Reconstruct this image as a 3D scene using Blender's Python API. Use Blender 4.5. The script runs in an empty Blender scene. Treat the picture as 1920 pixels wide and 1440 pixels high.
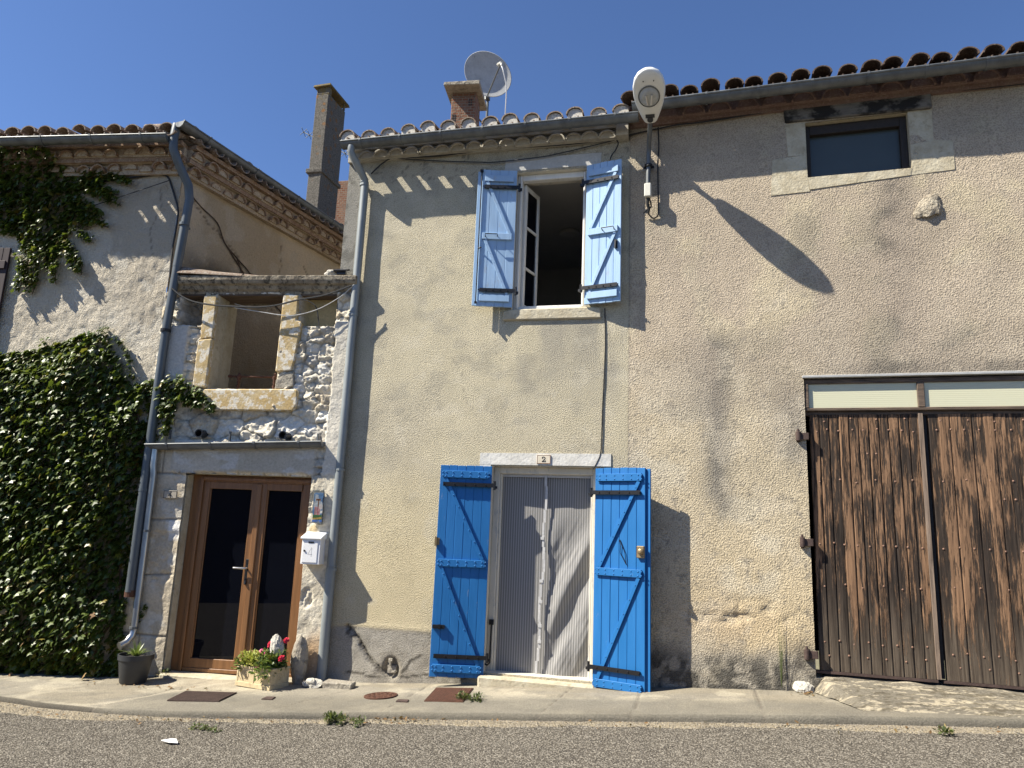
import bpy, bmesh, math, random
import numpy as np
from mathutils import Matrix, Vector

C = bpy.context.scene.collection
SC = bpy.context.scene
R = math.radians
rnd = random.Random(11)

# ------------------------------------------------------------------ camera
FPX = 1387.0                                   # focal length in photo pixels (1920 wide)
_up = np.array([265., 6770., -1387.]); _up /= np.linalg.norm(_up)
_d = np.array([-4898. - 960, -(966.5 - .0391 * 4898 - 720), -FPX]); _d -= _up * (_d @ _up); _d /= np.linalg.norm(_d)
_X = -_d; _Y = np.cross(_up, _X)
RC = np.array([_X, _Y, _up])                   # camera axes -> world
CAM = np.array([0., -7.4, 0.])
cam = bpy.data.cameras.new('camera'); cam_o = bpy.data.objects.new('camera', cam); C.objects.link(cam_o)
cam.sensor_width = 36; cam.sensor_fit = 'HORIZONTAL'; cam.lens = 36 * FPX / 1920
cam.clip_start = .05; cam.clip_end = 3000
m4 = Matrix.Identity(4)
for i in range(3):
    for j in range(3):
        m4[i][j] = RC[i, j]
    m4[i][3] = CAM[i]
cam_o.matrix_world = m4
SC.camera = cam_o

# ------------------------------------------------------------------ sky and sun
SUN = np.array([1.95, 1.0, -2.35]); SUN /= np.linalg.norm(SUN)      # travel direction of the light
elev = math.asin(-SUN[2]); az = math.atan2(-SUN[0], -SUN[1])        # towards the sun, from +Y clockwise
w = bpy.data.worlds.new('World'); SC.world = w; w.use_nodes = True
sky = w.node_tree.nodes.new('ShaderNodeTexSky'); sky.sky_type = 'NISHITA'; sky.sun_disc = False
sky.sun_elevation = elev; sky.sun_rotation = az; sky.altitude = 100; sky.air_density = 1.0; sky.dust_density = .3; sky.ozone_density = 9.0
bg = w.node_tree.nodes['Background']; bg.inputs['Strength'].default_value = .06
tn = w.node_tree.nodes.new('ShaderNodeMix'); tn.data_type = 'RGBA'; tn.blend_type = 'MULTIPLY'; tn.inputs[0].default_value = 1; tn.inputs[7].default_value = (1.06, 1.0, 1.05, 1)
w.node_tree.links.new(sky.outputs[0], tn.inputs[6]); w.node_tree.links.new(tn.outputs[2], bg.inputs[0])
sl = bpy.data.lights.new('sun', 'SUN'); sl.energy = 4.5; sl.angle = R(.5); sl.color = (1, .935, .80)
so = bpy.data.objects.new('sun', sl); C.objects.link(so)
so.rotation_euler = Vector(SUN.tolist()).to_track_quat('-Z', 'Y').to_euler()
SC.view_settings.view_transform = 'Standard'; SC.view_settings.look = 'None'
SC.view_settings.exposure = 1.3; SC.view_settings.gamma = 1
SC.cycles.max_bounces = 8; SC.cycles.transparent_max_bounces = 12

# ------------------------------------------------------------------ frames: s along the wall, y into the wall, z up
def frame(o, ang):
    a = R(ang); M = Matrix.Identity(4)
    M[0][0], M[1][0] = math.cos(a), math.sin(a)
    M[0][1], M[1][1] = -math.sin(a), math.cos(a)
    M[0][3], M[1][3], M[2][3] = o
    return M
FW = Matrix.Identity(4)
FH = frame((0, 0, 0), 0)
FG = frame((-.58, 0, 0), -2.82)
FL = frame((-3.66, -.03, 0), 6.74)
FS = frame((-5.9143, -.2964, 0), 79.9)
def P(F, px, py, off=0.):
    """point of a wall plane (moved out by off) seen at a photo pixel -> (s, -off, z)"""
    r = RC @ np.array([(px - 960) / FPX, -(py - 720) / FPX, -1.])
    o = np.array(F.to_translation()); n = np.array(F.col[1][:3]); s = np.array(F.col[0][:3])
    t = ((o - n * off - CAM) @ n) / (r @ n); p = CAM + r * t
    return (float((p - o) @ s), -off, float(p[2]))
def W(F, s, y, z):
    return F @ Vector((s, y, z))

# ------------------------------------------------------------------ numpy noise
def _h(ix, iy, seed):
    n = (ix.astype(np.int64) * 374761393 + iy.astype(np.int64) * 668265263 + seed * 974634777) & 0xffffffff
    n = ((n ^ (n >> 13)) * 1274126177) & 0xffffffff
    return ((n ^ (n >> 16)) & 0xffff) / 65535.
def vn(x, y, seed=0):
    ix, iy = np.floor(x), np.floor(y); fx, fy = x - ix, y - iy
    fx = fx * fx * (3 - 2 * fx); fy = fy * fy * (3 - 2 * fy)
    a, b, c, d = _h(ix, iy, seed), _h(ix + 1, iy, seed), _h(ix, iy + 1, seed), _h(ix + 1, iy + 1, seed)
    return (a * (1 - fx) + b * fx) * (1 - fy) + (c * (1 - fx) + d * fx) * fy
def fbm(x, y, seed=0, o=4):
    v, a, t = 0, .5, 0
    for k in range(o):
        v = v + a * vn(x * 2 ** k + 17.3 * k, y * 2 ** k - 9.1 * k, seed + k); t += a; a *= .5
    return v / t
def worley(x, y, seed=0):
    ix, iy = np.floor(x), np.floor(y)
    f1 = np.full(x.shape, 9.); f2 = np.full(x.shape, 9.); cid = np.zeros(x.shape); ox = np.zeros(x.shape); oy = np.zeros(x.shape)
    for dx in (-1, 0, 1):
        for dy in (-1, 0, 1):
            cx, cy = ix + dx, iy + dy
            px = cx + .15 + .7 * _h(cx, cy, seed); py = cy + .15 + .7 * _h(cx, cy, seed + 5)
            d = np.hypot(x - px, y - py); i = _h(cx, cy, seed + 9)
            near = d < f1
            ox, oy = np.where(near, x - px, ox), np.where(near, y - py, oy)
            f2 = np.where(near, f1, np.minimum(f2, d)); cid = np.where(near, i, cid); f1 = np.minimum(f1, d)
    tilt = (np.mod(cid * 37.7, 1) - .5) * ox + (np.mod(cid * 91.3, 1) - .5) * oy
    return f1, f2, cid, tilt
def ss(a, b, x):
    t = np.clip((x - a) / (b - a), 0, 1); return t * t * (3 - 2 * t)
def boxm(S, Z, s0, s1, z0, z1, e=.03):
    return ss(s0 - e, s0 + e, S) * (1 - ss(s1 - e, s1 + e, S)) * ss(z0 - e, z0 + e, Z) * (1 - ss(z1 - e, z1 + e, Z))
def polyd(S, Z, pts):
    """distance to a polyline"""
    d = np.full(S.shape, 9.)
    for (a, b), (c, e) in zip(pts[:-1], pts[1:]):
        L2 = (c - a) ** 2 + (e - b) ** 2 + 1e-9
        t = np.clip(((S - a) * (c - a) + (Z - b) * (e - b)) / L2, 0, 1)
        d = np.minimum(d, np.hypot(S - a - t * (c - a), Z - b - t * (e - b)))
    return d
def mixc(col, c2, m):
    return col * (1 - m[..., None]) + np.array(c2) * m[..., None]

# ------------------------------------------------------------------ materials
class N:
    def __init__(s, name):
        s.m = bpy.data.materials.new(name); s.m.use_nodes = True; s.t = s.m.node_tree
        s.b = s.t.nodes['Principled BSDF']; s.out = s.t.nodes['Material Output']
        s.co = s.t.nodes.new('ShaderNodeTexCoord').outputs['Object']
    def put(s, sock, v):
        if isinstance(v, bpy.types.NodeSocket): s.t.links.new(v, sock)
        elif isinstance(v, (tuple, list)) and len(v) == 3 and sock.type == 'RGBA': sock.default_value = (*v, 1)
        else: sock.default_value = v
    def node(s, typ, **k):
        n = s.t.nodes.new(typ)
        for a, v in k.items(): setattr(n, a, v)
        return n
    def vec(s, sx=1, sy=1, sz=1):
        n = s.node('ShaderNodeMapping'); n.inputs['Scale'].default_value = (sx, sy, sz); s.put(n.inputs[0], s.co); return n.outputs[0]
    def noise(s, sc, det=3, rough=.55, vec=None, dist=0):
        n = s.node('ShaderNodeTexNoise'); s.put(n.inputs['Vector'], vec or s.co)
        for k, v in (('Scale', sc), ('Detail', det), ('Roughness', rough), ('Distortion', dist)): n.inputs[k].default_value = v
        return n.outputs['Fac']
    def vor(s, sc, vec=None, feature='F1', out='Distance'):
        n = s.node('ShaderNodeTexVoronoi', feature=feature); s.put(n.inputs['Vector'], vec or s.co); n.inputs['Scale'].default_value = sc
        return n.outputs[out]
    def rng(s, f, a, b, c=0., d=1.):
        n = s.node('ShaderNodeMapRange'); s.put(n.inputs[0], f)
        for i, v in enumerate((a, b, c, d)): n.inputs[i + 1].default_value = v
        return n.outputs[0]
    def mix(s, f, a, b, mode='MIX'):
        n = s.node('ShaderNodeMix', data_type='RGBA', blend_type=mode); s.put(n.inputs[0], f); s.put(n.inputs[6], a); s.put(n.inputs[7], b); return n.outputs[2]
    def math(s, op, a, b=0.):
        n = s.node('ShaderNodeMath', operation=op); s.put(n.inputs[0], a); s.put(n.inputs[1], b); return n.outputs[0]
    def attr(s, name):
        return s.node('ShaderNodeAttribute', attribute_name=name).outputs['Color']
    def bump(s, h, dist, strength=1., prev=None):
        n = s.node('ShaderNodeBump'); n.inputs['Strength'].default_value = strength; n.inputs['Distance'].default_value = dist
        s.put(n.inputs['Height'], h)
        if prev: s.put(n.inputs['Normal'], prev)
        return n.outputs[0]
    def fin(s, col, rough=.8, normal=None, metal=0., spec=None, **k):
        s.put(s.b.inputs['Base Color'], col); s.put(s.b.inputs['Roughness'], rough); s.put(s.b.inputs['Metallic'], metal)
        if normal: s.put(s.b.inputs['Normal'], normal)
        if spec is not None: s.b.inputs['Specular IOR Level'].default_value = spec
        for a, v in k.items(): s.put(s.b.inputs[a.replace('_', ' ')], v)
        return s.m

def plain(name, col, rough=.6, metal=0., var=.15, sc=14, bump=0., spec=None):
    n = N(name); f = n.noise(sc, 5, .6)
    c = n.mix(n.rng(f, .3, .7), tuple(x * (1 - var) for x in col), tuple(min(1, x * (1 + var)) for x in col))
    nb = n.bump(n.noise(sc * 6, 3), bump) if bump else None
    return n.fin(c, rough, nb, metal, spec)

def render_mat(name, sc, dist, grit=.22):
    """roughcast: painted colour comes with the mesh, grain and pits from noise"""
    n = N(name); col = n.attr('tint')
    f = n.noise(sc, 2, .5, dist=.1); g = n.noise(sc * 3.1, 2)
    h = n.math('ADD', f, n.math('MULTIPLY', g, .25))
    spk = n.rng(f, .36, .56, 1 - grit, 1.05)
    big = n.rng(n.noise(2.3, 5, .6), .3, .7, .9, 1.1)
    c = n.mix(1., col, n.math('MULTIPLY', spk, big), 'MULTIPLY')
    return n.fin(c, .95, n.bump(h, dist), spec=.15)

M = {}
M['cast_h'] = render_mat('fine_roughcast', 98, .0125, .28)
M['cast_g'] = render_mat('coarse_roughcast', 78, .017, .3)
n = N('rubble'); f = n.noise(38, 5, .65)
M['rubble'] = n.fin(n.mix(1., n.attr('tint'), n.rng(f, .25, .75, .78, 1.18), 'MULTIPLY'), .95, n.bump(f, .012), spec=.15)
n = N('trowelled_plaster'); f = n.noise(44, 5, .68, n.vec(1, 1, 1.5), .5); g = n.noise(19, 4, .6, n.vec(1.3, 1, .8), 1.0)
M['plaster'] = n.fin(n.mix(1., n.attr('tint'), n.rng(f, .25, .75, .82, 1.14), 'MULTIPLY'), .95, n.bump(n.math('ADD', f, n.math('MULTIPLY', g, 1.2)), .034), spec=.15)
n = N('tinted_smooth'); f = n.noise(30, 4)
M['tint'] = n.fin(n.mix(1., n.attr('tint'), n.rng(f, .3, .7, .9, 1.1), 'MULTIPLY'), .85, n.bump(f, .003), spec=.2)
# zinc, pipes, iron
n = N('weathered_zinc'); f = n.noise(9, 5, .6, n.vec(1, 1, .35))
M['zinc'] = n.fin(n.mix(n.rng(f, .3, .7), (.085, .092, .098), (.165, .175, .18)), n.rng(f, .3, .7, .42, .62), metal=.4)
n = N('bright_zinc'); f = n.noise(12, 4, .6, n.vec(1, 1, .3))
M['zinc2'] = n.fin(n.mix(n.rng(f, .3, .7), (.34, .34, .33), (.5, .5, .49)), .3, metal=.9)
n = N('grey_pipe'); f = n.noise(7, 5, .6, n.vec(1, 1, .4))
M['pipe'] = n.fin(n.mix(n.rng(f, .3, .7), (.19, .21, .215), (.28, .30, .30)), .5, metal=.2)
n = N('slate_pipe'); f = n.noise(7, 5, .6, n.vec(1, 1, .4))
M['pipe2'] = n.fin(n.mix(n.rng(f, .3, .7), (.065, .078, .09), (.105, .122, .135)), .45, metal=.2)
M['stud'] = plain('painted_stud', (.25, .145, .10), .6, .1, .2, 60)
M['black_wood'] = plain('blackened_wood', (.02, .015, .013), .7, 0, .3, 30)
M['flash'] = plain('pale_zinc_strip', (.38, .38, .37), .5, .1, .12)
M['black_iron'] = plain('black_iron', (.012, .012, .014), .45, .3, .3)
M['rust_iron'] = plain('rusty_iron', (.085, .035, .02), .85, .2, .35, 30, .002)
M['brown_iron'] = plain('brown_cast_iron', (.07, .045, .038), .8, .2, .3, 26, .002)
M['cable'] = plain('cable', (.012, .012, .013), .55)
M['wire'] = plain('pale_wire', (.45, .45, .44), .5)
# clay
def clay(name, a, b, c):
    n = N(name); f = n.noise(11, 5, .65); g = n.noise(48, 4, .6); k = n.node('ShaderNodeObjectInfo').outputs['Random']
    col = n.mix(n.rng(f, .35, .65), a, b); col = n.mix(n.rng(g, .5, .68), col, c)
    return n.fin(col, .9, n.bump(g, .004), spec=.15)
M['clay_old'] = clay('lichened_clay_tile', (.17, .12, .09), (.23, .18, .14), (.36, .33, .285))
M['clay_dark'] = clay('dark_clay_tile', (.065, .048, .04), (.11, .075, .06), (.15, .13, .11))
M['clay_red'] = clay('red_clay', (.22, .09, .06), (.3, .14, .09), (.2, .14, .11))
M['mortar'] = plain('lime_mortar', (.5, .47, .42), .95, 0, .2, 30, .006)
M['corn_h'] = plain('painted_cornice', (.40, .37, .31), .95, 0, .14, 22, .004)
M['corn_g'] = clay('red_cornice', (.16, .10, .085), (.2, .14, .115), (.25, .18, .15))
M['corn_v'] = clay('old_cornice', (.36, .29, .21), (.46, .39, .29), (.24, .15, .11))
M['corn_vt'] = clay('old_cornice_tile', (.20, .125, .085), (.30, .21, .145), (.40, .32, .23))
# stone
def stone(name, a, b, c, lo=.45, hi=.6, bump=.01, sc=7):
    n = N(name); f = n.noise(sc, 6, .65); g = n.noise(40, 4, .6); h = n.noise(sc * 2.3, 5, .7)
    col = n.mix(n.rng(f, .38, .62), a, b); col = n.mix(n.rng(h, lo, hi), col, c); col = n.mix(.25, col, n.mix(g, (.1, .09, .08), (.75, .72, .66)), 'OVERLAY')
    return n.fin(col, .93, n.bump(n.math('ADD', g, n.math('MULTIPLY', f, 2.)), bump), spec=.15)
M['lime'] = stone('limestone', (.50, .46, .36), (.42, .37, .27), (.33, .29, .21), .55, .7, .006)
M['ochre'] = stone('peeling_ochre_paint', (.50, .40, .235), (.46, .335, .16), (.64, .60, .52), .50, .57, .004, 5.5)
M['cornice4'] = stone('mossy_stone', (.36, .32, .25), (.22, .185, .14), (.09, .08, .065), .5, .62, .012)
M['white_stone'] = stone('white_stone', (.55, .53, .48), (.45, .43, .38), (.36, .34, .29), .6, .75, .02, 12)
M['grey_stone'] = stone('grey_stone', (.30, .27, .23), (.37, .34, .28), (.2, .18, .15), .52, .64, .015, 8)
M['whitewash'] = stone('whitewashed_lintel', (.62, .61, .58), (.54, .53, .5), (.4, .39, .36), .6, .72, .004)
M['bluewash'] = stone('pale_lintel', (.46, .46, .45), (.42, .42, .41), (.35, .35, .34), .6, .75, .004)
M['stonelump'] = stone('lump_stone', (.5, .45, .36), (.38, .33, .26), (.2, .17, .13), .55, .66, .03, 16)
M['chim'] = None
n = N('lichened_concrete'); f = n.noise(60, 4, .7); o = n.vor(7.5); o2 = n.noise(20, 3)
sx = n.node('ShaderNodeSeparateXYZ'); n.put(sx.inputs[0], n.co)
lich = n.math('MULTIPLY', n.math('MULTIPLY', n.math('LESS_THAN', n.math('ADD', o, n.math('MULTIPLY', o2, .25)), .40), n.rng(n.noise(3, 2), .42, .5)), n.rng(sx.outputs[2], 5.2, 7.2, .35, 1))
top = n.rng(n.math('ADD', sx.outputs[2], n.math('MULTIPLY', o2, .9)), 7.6, 7.75)
col = n.mix(n.rng(f, .35, .7), (.06, .055, .048), (.215, .20, .175)); col = n.mix(lich, col, (.2, .105, .045)); col = n.mix(top, col, (.16, .125, .06))
M['chim'] = n.fin(col, .95, n.bump(f, .012), spec=.15)
n = N('old_brick'); br = n.node('ShaderNodeTexBrick'); br.inputs['Scale'].default_value = 6; br.inputs['Mortar Size'].default_value = .03
mp = n.node('ShaderNodeMapping'); mp.inputs['Rotation'].default_value = (R(90), 0, R(0)); n.put(mp.inputs[0], n.co); n.put(br.inputs[0], mp.outputs[0])
n.put(br.inputs['Color1'], (.15, .06, .036)); n.put(br.inputs['Color2'], (.21, .115, .075)); n.put(br.inputs['Mortar'], (.19, .165, .13))
f = n.noise(14, 5, .65)
M['brick'] = n.fin(n.mix(n.rng(f, .5, .66), br.outputs[0], (.16, .11, .085)), .95, n.bump(n.noise(30, 4), .01), spec=.15)
# paint and wood
def paint(name, col, worn=.0):
    n = N(name); f = n.noise(5, 5, .6, n.vec(1, 1, .2)); g = n.noise(60, 3, .6, n.vec(1, 1, .08))
    c = n.mix(n.rng(f, .3, .7), tuple(x * .88 for x in col), tuple(min(1, x * 1.08) for x in col))
    dirt = n.rng(n.noise(17, 6, .7, n.vec(1, 1, .3)), .66 - worn, .74 - worn)
    c = n.mix(n.math('MULTIPLY', dirt, .45), c, (.3, .31, .33))
    return n.fin(c, n.rng(f, .3, .7, .42, .6), n.bump(g, .0012), spec=.4)
M['blue'] = paint('blue_paint', (.012, .135, .375))
M['blue_pale'] = paint('faded_blue_paint', (.30, .445, .635), .07)
M['cream'] = paint('old_cream_paint', (.62, .58, .49), .12)
M['white_paint'] = paint('old_white_paint', (.7, .69, .66), .06)
n = N('oak_varnish'); f = n.noise(30, 4, .6, n.vec(1, 1, .06)); 
M['oak'] = n.fin(n.mix(n.rng(f, .3, .7), (.165, .078, .031), (.26, .127, .052)), .38, n.bump(f, .001))
n = N('peeling_brown_planks'); col = n.attr('tint')
gr = n.noise(46, 5, .7, n.vec(1, 1, .045), .3); pl_ = n.noise(7, 6, .7, n.vec(1.2, 1, .2), .6); pl2 = n.noise(58, 5, .72, n.vec(1.3, 1, .075), .4)
pe = n.math('ADD', n.math('MULTIPLY', pl_, .46), n.math('MULTIPLY', pl2, .54))
sx = n.node('ShaderNodeSeparateXYZ'); n.put(sx.inputs[0], n.co)
low = n.rng(n.math('ADD', sx.outputs[2], n.math('MULTIPLY', pl2, .5)), -.75, -.1, .12, 0.)
sc_ = n.node('ShaderNodeSeparateColor'); n.put(sc_.inputs[0], col)
mask = n.rng(n.math('ADD', n.math('ADD', pe, low), n.math('MULTIPLY', n.math('SUBTRACT', sc_.outputs[0], .5), .07)), .475, .535)
bare = n.mix(n.rng(gr, .3, .75), (.010, .008, .007), (.062, .046, .036)); bare = n.mix(n.rng(low, 0, .12), bare, n.mix(n.rng(gr, .3, .75), (.028, .02, .015), (.17, .135, .10)))
pcol = n.mix(n.rng(gr, .3, .72), (.12, .07, .042), (.30, .178, .102))
M['planks'] = n.fin(n.mix(mask, pcol, bare), .85, n.bump(n.math('ADD', n.math('MULTIPLY', gr, .6), n.math('MULTIPLY', mask, -.5)), .006), spec=.2)
n = N('weathered_timber'); gr = n.noise(40, 5, .7, n.vec(.08, 1, 1), .3)
M['timber'] = n.fin(n.mix(n.rng(gr, .3, .7), (.03, .022, .018), (.17, .12, .085)), .85, n.bump(gr, .006))
n = N('weathered_strip'); gr = n.noise(40, 5, .7, n.vec(1, 1, .06), .3)
M['timber_v'] = n.fin(n.mix(n.rng(gr, .3, .7), (.07, .05, .038), (.27, .2, .15)), .85, n.bump(gr, .004))
n = N('charred_beam'); gr = n.noise(24, 6, .7, n.vec(.12, 1, 1), .4); ch = n.noise(3.2, 4, .6, n.vec(1, 1, 1.5))
M['beam'] = n.fin(n.mix(n.rng(ch, .46, .56), n.mix(gr, (.05, .046, .042), (.24, .22, .19)), (.012, .011, .011)), .9, n.bump(gr, .02))
n = N('maroon_board'); gr = n.noise(30, 4, .6, n.vec(1, 1, .06))
M['maroon'] = n.fin(n.mix(gr, (.016, .007, .009), (.035, .016, .018)), .7, n.bump(gr, .002))
# glass
def glass(name, col, rough=.03, spec=.5):
    n = N(name); return n.fin(n.mix(n.noise(3, 3), col, tuple(x * 1.4 for x in col)), rough, spec=spec)
M['glass'] = glass('dark_glass', (.003, .0035, .006), .015, .3)
M['dull_glass'] = glass('dusty_glass', (.035, .045, .046), .35)
n = N('frosted_rib_glass'); wv = n.node('ShaderNodeTexWave', wave_type='BANDS', bands_direction='Z'); n.put(wv.inputs[0], n.co); wv.inputs['Scale'].default_value = 17
M['frost'] = n.fin(n.mix(wv.outputs['Fac'], (.515, .505, .36), (.535, .525, .378)), .3, n.bump(wv.outputs['Fac'], .0004))
n = N('lamp_glass'); M['lamp_glass'] = n.fin(n.mix(n.noise(14, 3), (.25, .26, .26), (.5, .5, .48)), .1, Transmission_Weight=.0)
M['lamp_white'] = plain('lamp_housing', (.72, .72, .69), .35, 0, .05)
M['dish'] = stone('dish_paint', (.42, .43, .44), (.36, .37, .38), (.27, .26, .25), .58, .72, .0006)
M['pvc'] = plain('ivory_plastic', (.62, .6, .52), .4, 0, .06)
M['mail'] = plain('white_enamel', (.8, .8, .8), .3, 0, .03)
M['steel'] = plain('brushed_steel', (.55, .54, .52), .3, .9, .1)
M['brass'] = plain('worn_brass', (.3, .22, .12), .45, .6, .2)
M['plate'] = plain('cream_enamel', (.62, .55, .43), .4, 0, .1, 30)
M['plate_dull'] = plain('dull_plate', (.33, .29, .23), .6, 0, .15, 30)
M['ink'] = plain('ink', (.02, .018, .018), .6)
M['ink_red'] = plain('brown_border', (.16, .06, .04), .6)
M['room_wall'] = plain('room_plaster', (.42, .41, .40), .9, 0, .06, 3)
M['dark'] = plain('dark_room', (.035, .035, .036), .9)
n = N('insect_mesh'); wv = n.node('ShaderNodeTexWave', wave_type='BANDS', bands_direction='X'); n.put(wv.inputs[0], n.co); wv.inputs['Scale'].default_value = 12.5
st = n.rng(wv.outputs['Fac'], .62, .8); col = n.mix(st, (.25, .245, .24), (.40, .39, .38))
tr = n.node('ShaderNodeBsdfTransparent'); tl = n.node('ShaderNodeBsdfTranslucent'); n.put(tl.inputs[0], col)
m1 = n.node('ShaderNodeMixShader'); m1.inputs[0].default_value = .18; n.fin(col, .8)
n.t.links.new(n.b.outputs[0], m1.inputs[1]); n.t.links.new(tl.outputs[0], m1.inputs[2])
m2 = n.node('ShaderNodeMixShader'); n.put(m2.inputs[0], n.rng(st, 0, 1, .16, .05)); n.t.links.new(m1.outputs[0], m2.inputs[1]); n.t.links.new(tr.outputs[0], m2.inputs[2]); n.t.links.new(m2.outputs[0], n.out.inputs[0])
M['net'] = n.m
M['tape'] = plain('white_tape', (.46, .455, .45), .6, 0, .1, 30)
# ground
def ground_mat(name, a, b, dark, sc, bump, agg=.0):
    n = N(name); f = n.math('ADD', n.math('MULTIPLY', n.noise(1.1, 6, .65), .6), n.math('MULTIPLY', n.noise(9, 5, .7, n.vec(.35, 1, 1)), .4)); g = n.noise(sc, 4, .7); v = n.vor(sc * .8)
    col = n.mix(n.rng(f, .32, .68), a, b); col = n.mix(n.rng(n.noise(5, 6, .7), .54, .7, 0, .7), col, dark)
    col = n.mix(1., col, n.rng(g, .25, .75, .75, 1.25), 'MULTIPLY')
    if agg:
        cc = n.vor(sc * 1.1, out='Color'); sp = n.node('ShaderNodeSeparateColor'); n.put(sp.inputs[0], cc)
        col = n.mix(n.math('MULTIPLY', n.rng(sp.outputs[0], .5, .85), agg), col, (.34, .31, .26)); col = n.mix(n.math('MULTIPLY', n.rng(sp.outputs[1], .8, .95), agg), col, (.03, .028, .025))
    h = n.math('SUBTRACT', n.math('MULTIPLY', g, .6), v) if agg else g
    return n.fin(col, .93, n.bump(h, bump), spec=.2)
M['asphalt'] = ground_mat('worn_asphalt', (.066, .057, .046), (.108, .095, .077), (.042, .037, .031), 95, .012, .75)
n = N('pavement_concrete'); f = n.noise(2.2, 6, .65); g = n.noise(70, 5, .7)
c = n.mix(1., n.attr('tint'), n.mix(n.rng(f, .3, .7), (.84, .84, .84), (1.14, 1.13, 1.1)), 'MULTIPLY')
M['pave'] = n.fin(n.mix(1., c, n.rng(g, .28, .72, .66, 1.3), 'MULTIPLY'), .93, n.bump(g, .010), spec=.2)
M['sand'] = ground_mat('road_dust', (.27, .225, .155), (.20, .17, .12), (.12, .105, .085), 80, .01, .5)
M['ground'] = ground_mat('dry_earth', (.2, .17, .12), (.15, .15, .08), (.1, .09, .06), 6, .05)
# plants
def leafm(name, c1, c2, c3, rough=.3, sss=.25):
    n = N(name); k = n.attr('tint'); sp = n.node('ShaderNodeSeparateColor'); n.put(sp.inputs[0], k)
    c = n.mix(sp.outputs[0], c1, c2); c = n.mix(n.rng(sp.outputs[1], .9, .97), c, c3)
    tl = n.node('ShaderNodeBsdfTranslucent'); n.put(tl.inputs[0], n.mix(.5, c, (.2, .26, .03)))
    n.fin(c, rough, spec=.5); ms = n.node('ShaderNodeMixShader'); ms.inputs[0].default_value = sss
    n.t.links.new(n.b.outputs[0], ms.inputs[1]); n.t.links.new(tl.outputs[0], ms.inputs[2]); n.t.links.new(ms.outputs[0], n.out.inputs[0])
    return n.m
M['ivy'] = leafm('ivy_leaf', (.036, .062, .010), (.115, .155, .024), (.2, .16, .03), .42, .28)
M['spider'] = leafm('spider_leaf', (.09, .16, .03), (.25, .3, .09), (.4, .42, .2), .4)
M['green'] = leafm('bedding_leaf', (.05, .10, .02), (.14, .19, .04), (.2, .2, .05), .5)
M['lime_leaf'] = leafm('lime_leaf', (.32, .36, .06), (.52, .52, .13), (.5, .42, .15), .5)
M['weed'] = leafm('weed_leaf', (.05, .075, .025), (.12, .14, .05), (.28, .22, .1), .7)
M['dryleaf'] = leafm('dry_leaf', (.13, .07, .03), (.24, .14, .06), (.3, .2, .08), .8)
M['red_petal'] = plain('crimson_petal', (.42, .008, .03), .5)
M['pink_petal'] = plain('pink_petal', (.62, .12, .25), .5, 0, .4, 60)
M['wood_stem'] = plain('vine_stem', (.09, .06, .04), .9)
M['planter'] = stone('cast_stone', (.56, .47, .30), (.5, .41, .26), (.4, .32, .2), .56, .7, .003)
M['pot'] = plain('charcoal_plastic', (.028, .03, .034), .5, 0, .1)
M['soil'] = plain('soil', (.03, .022, .015), .95, 0, .3, 40, .01)
M['paper'] = plain('paper', (.8, .8, .8), .7)
M['black_plastic'] = plain('black_plastic', (.015, .016, .02), .3)
M['opp'] = plain('shaded_render', (.13, .12, .11), .9, 0, .12, 2)  # dark colour of the added wall, keeps the glazed door's reflection dark
M['foliage_far'] = leafm('tree_leaf', (.02, .04, .012), (.05, .08, .02), (.08, .08, .03), .6)

# ------------------------------------------------------------------ objects
def thing(name, label, cat, loc=(0, 0, 0), group=None):
    o = bpy.data.objects.new(name, None); C.objects.link(o); o.location = loc; o.empty_display_size = .1
    o['label'] = label; o['category'] = cat
    if group: o['group'] = group
    return o
def tag(o, label, cat, group=None):
    o['label'] = label; o['category'] = cat
    if group: o['group'] = group
    return o
def link(name, me, mat, parent=None, smooth=False, bevel=0.):
    o = bpy.data.objects.new(name, me); C.objects.link(o)
    if mat is not None: me.materials.append(M[mat] if isinstance(mat, str) else mat)
    if smooth: me.polygons.foreach_set('use_smooth', [True] * len(me.polygons))
    if parent is not None:
        o.parent = parent; o.matrix_parent_inverse = chain(parent).inverted()
    if bevel:
        b = o.modifiers.new('bevel', 'BEVEL'); b.width = bevel; b.segments = 1; b.limit_method = 'ANGLE'
    return o
def chain(o):
    m = o.matrix_basis.copy()
    return m if o.parent is None else chain(o.parent) @ o.matrix_parent_inverse @ m
def struct(o):
    o['kind'] = 'structure'; return o
def copy_tree(o, parent=None, dloc=None):
    c = o.copy(); C.objects.link(c)
    if parent is not None: c.parent = parent
    if dloc is not None: c.location = Vector(o.location) + Vector(dloc)
    for ch in o.children: copy_tree(ch, c)
    return c

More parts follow.
